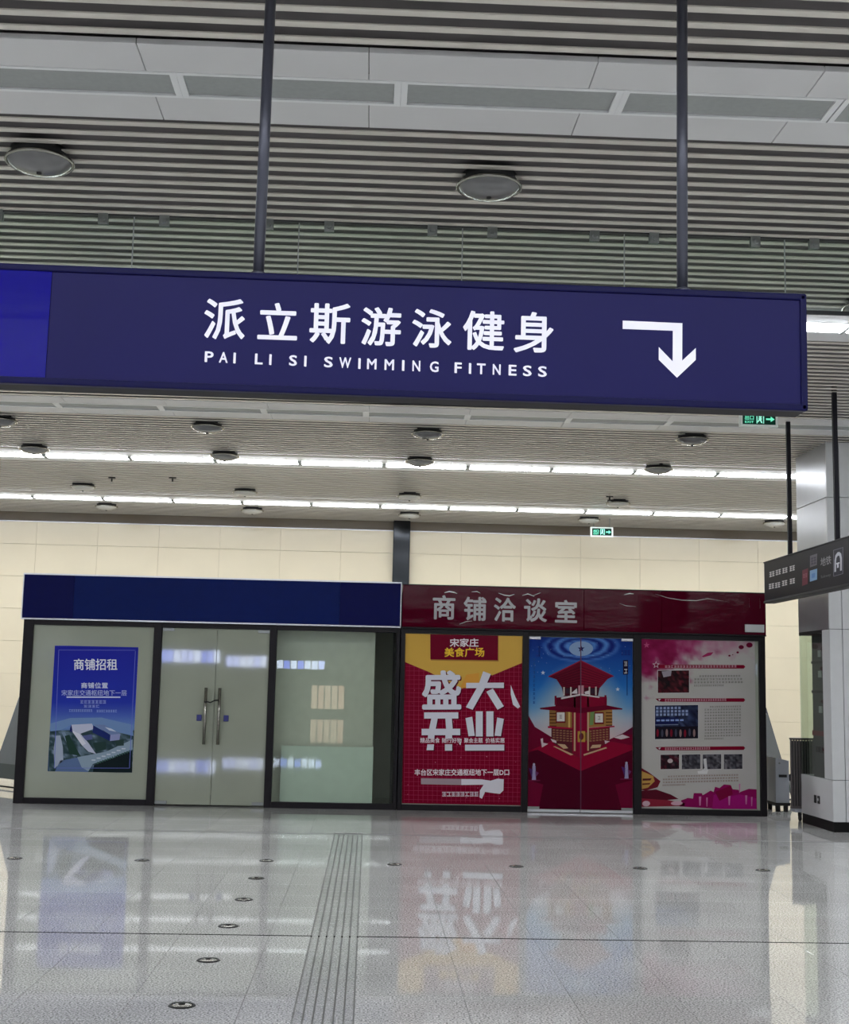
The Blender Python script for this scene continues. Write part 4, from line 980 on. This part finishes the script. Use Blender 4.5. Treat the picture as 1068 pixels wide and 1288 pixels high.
cb = empty('machine_cabinet', ((c0 + c1) / 2, 17.9, 0)); tag(cb, 'narrow light grey machine cabinet with a black slot beside the maroon booth', 'cabinet')
zc = onY(984, 955, 17.9).z
v_ = [(c0, 17.9, .12), (c1, 17.9, .12), (c1, 17.9, zc - .02), (c0, 17.9, zc + .02)]
V = [tuple(Vector(q) - Vector(((c0 + c1) / 2, 17.9, 0)) + Vector((0, d_, 0))) for d_ in (0, .45) for q in v_]
raw('body', V, [(0, 1, 2, 3), (7, 6, 5, 4), (0, 4, 5, 1), (1, 5, 6, 2), (2, 6, 7, 3), (3, 7, 4, 0)], M_cab, cb, ((c0 + c1) / 2, 17.9, 0))
zs = onY(984, 976, 17.9).z; box('slot', c0 + .045, c1 - .035, 17.885, 17.9, zs - .018, zs + .018, M_rubber, cb)
box('base', c0 - .01, c1 + .01, 17.89, 18.36, .08, .12, M_lampdark, cb)
for xx in (c0 + .04, c1 - .04):
    for yy in (17.94, 18.3): box('foot', xx - .025, xx + .025, yy - .03, yy + .03, 0, .08, M_rubber, cb, .005)
zs = onY(981, 960, 17.9).z; v_, f_ = lathe_geo([(.001, .006), (.012, .006), (.014, 0)], 12)
kn = raw('keyhole', v_, f_, M_clamp, cb, ((c0 * .7 + c1 * .3), 17.9, zs)); kn.rotation_euler.x = math.pi / 2
gt = empty('folding_gate', (5.9, 16.72, 0)); tag(gt, 'folded grey metal barrier gate on casters, behind the white column', 'gate')
gx = onY(994.5, 970, 16.7).x; zt = onY(1000, 929, 16.7).z; gz0 = .16
nb = 20
for k in range(nb):
    xx = gx + .012 + k * .036; box('bar', xx - .009, xx + .009, 16.69, 16.72, gz0, zt - .01, M_gate, gt, .003)
    if k < nb - 1: box('infill', xx + .007, xx + .029, 16.715, 16.735, gz0 + .02, zt - .03, M_core, gt)
box('rail', gx, gx + nb * .036, 16.685, 16.74, zt - .015, zt + .01, M_gate, gt, .004); box('rail', gx, gx + nb * .036, 16.685, 16.74, gz0 - .01, gz0 + .02, M_gate, gt, .004)
tl = box('tray', gx + .02, gx + .5, 16.62, 16.8, gz0 - .05, gz0 - .012, M_cab, gt, .004)
for xx in (gx + .1, gx + .62):
    cs = empty('caster', (xx, 16.66, .05), gt)
    box('fork', xx - .018, xx + .018, 16.64, 16.69, .06, gz0 - .04, M_rubber, cs); v_, f_ = lathe_geo([(.001, -.014), (.036, -.014), (.04, -.008), (.04, .008), (.036, .014), (.001, .014)], 18)
    w_ = raw('wheel', v_, f_, M_rubber, cs, (xx, 16.66, .04), True); w_.rotation_euler.y = math.pi / 2

# ================================================================== OPPOSITE SHOPS (seen only as reflections in the glass)
def lit_sign(name, label, x0, x1, z0, z1, cols, k):
    r = empty(name, ((x0 + x1) / 2, YF + .12, z0)); tag(r, label, 'sign')
    box('case', x0, x1, YF + .01, YF + .1, z0, z1, M_lampdark, r)
    p = Print(None); n = max(3, int((x1 - x0) / .35)); 
    for i in range(n):
        a = -(x1 - x0) / 2 + (x1 - x0) * i / n; c = cols[int(hashn(i, k) * len(cols)) % len(cols)]
        p.poly([(a + .03, -(z1 - z0) / 2 + .05 * hashn(i, 1)), (a + (x1 - x0) / n - .02, -(z1 - z0) / 2 + .03), (a + (x1 - x0) / n - .02, (z1 - z0) / 2 - .06 * hashn(i, 2)), (a + .03, (z1 - z0) / 2 - .03)], c, 1, True)
    o = p.build('panel', P_ad if 'advert' in name else P_lit, r, ((x0 + x1) / 2, YF + .102, (z0 + z1) / 2)); o.rotation_euler.z = math.pi
blu = [(190, 200, 255), (150, 165, 250), (215, 225, 255), (120, 135, 235)]
lit_sign('lit_shop_sign', 'bluish lit sign mirrored in the left glass door', -11.2, -8.0, 2.55, 3.25, blu, 3)
lit_sign('lit_shop_sign', 'bluish lit sign mirrored in the right glass door', -7.7, -5.5, 2.4, 3.0, blu, 5)
lit_sign('lit_shop_sign', 'pale blue lit sign mirrored in the clear glass pane', -5.0, -2.4, 2.35, 2.85, blu, 8)
lit_sign('lit_advert_panel', 'peach and pink lit advert mirrored in the clear glass pane', -3.1, -1.3, .25, 1.55, [(230, 190, 165), (235, 205, 180), (225, 170, 200)], 9)
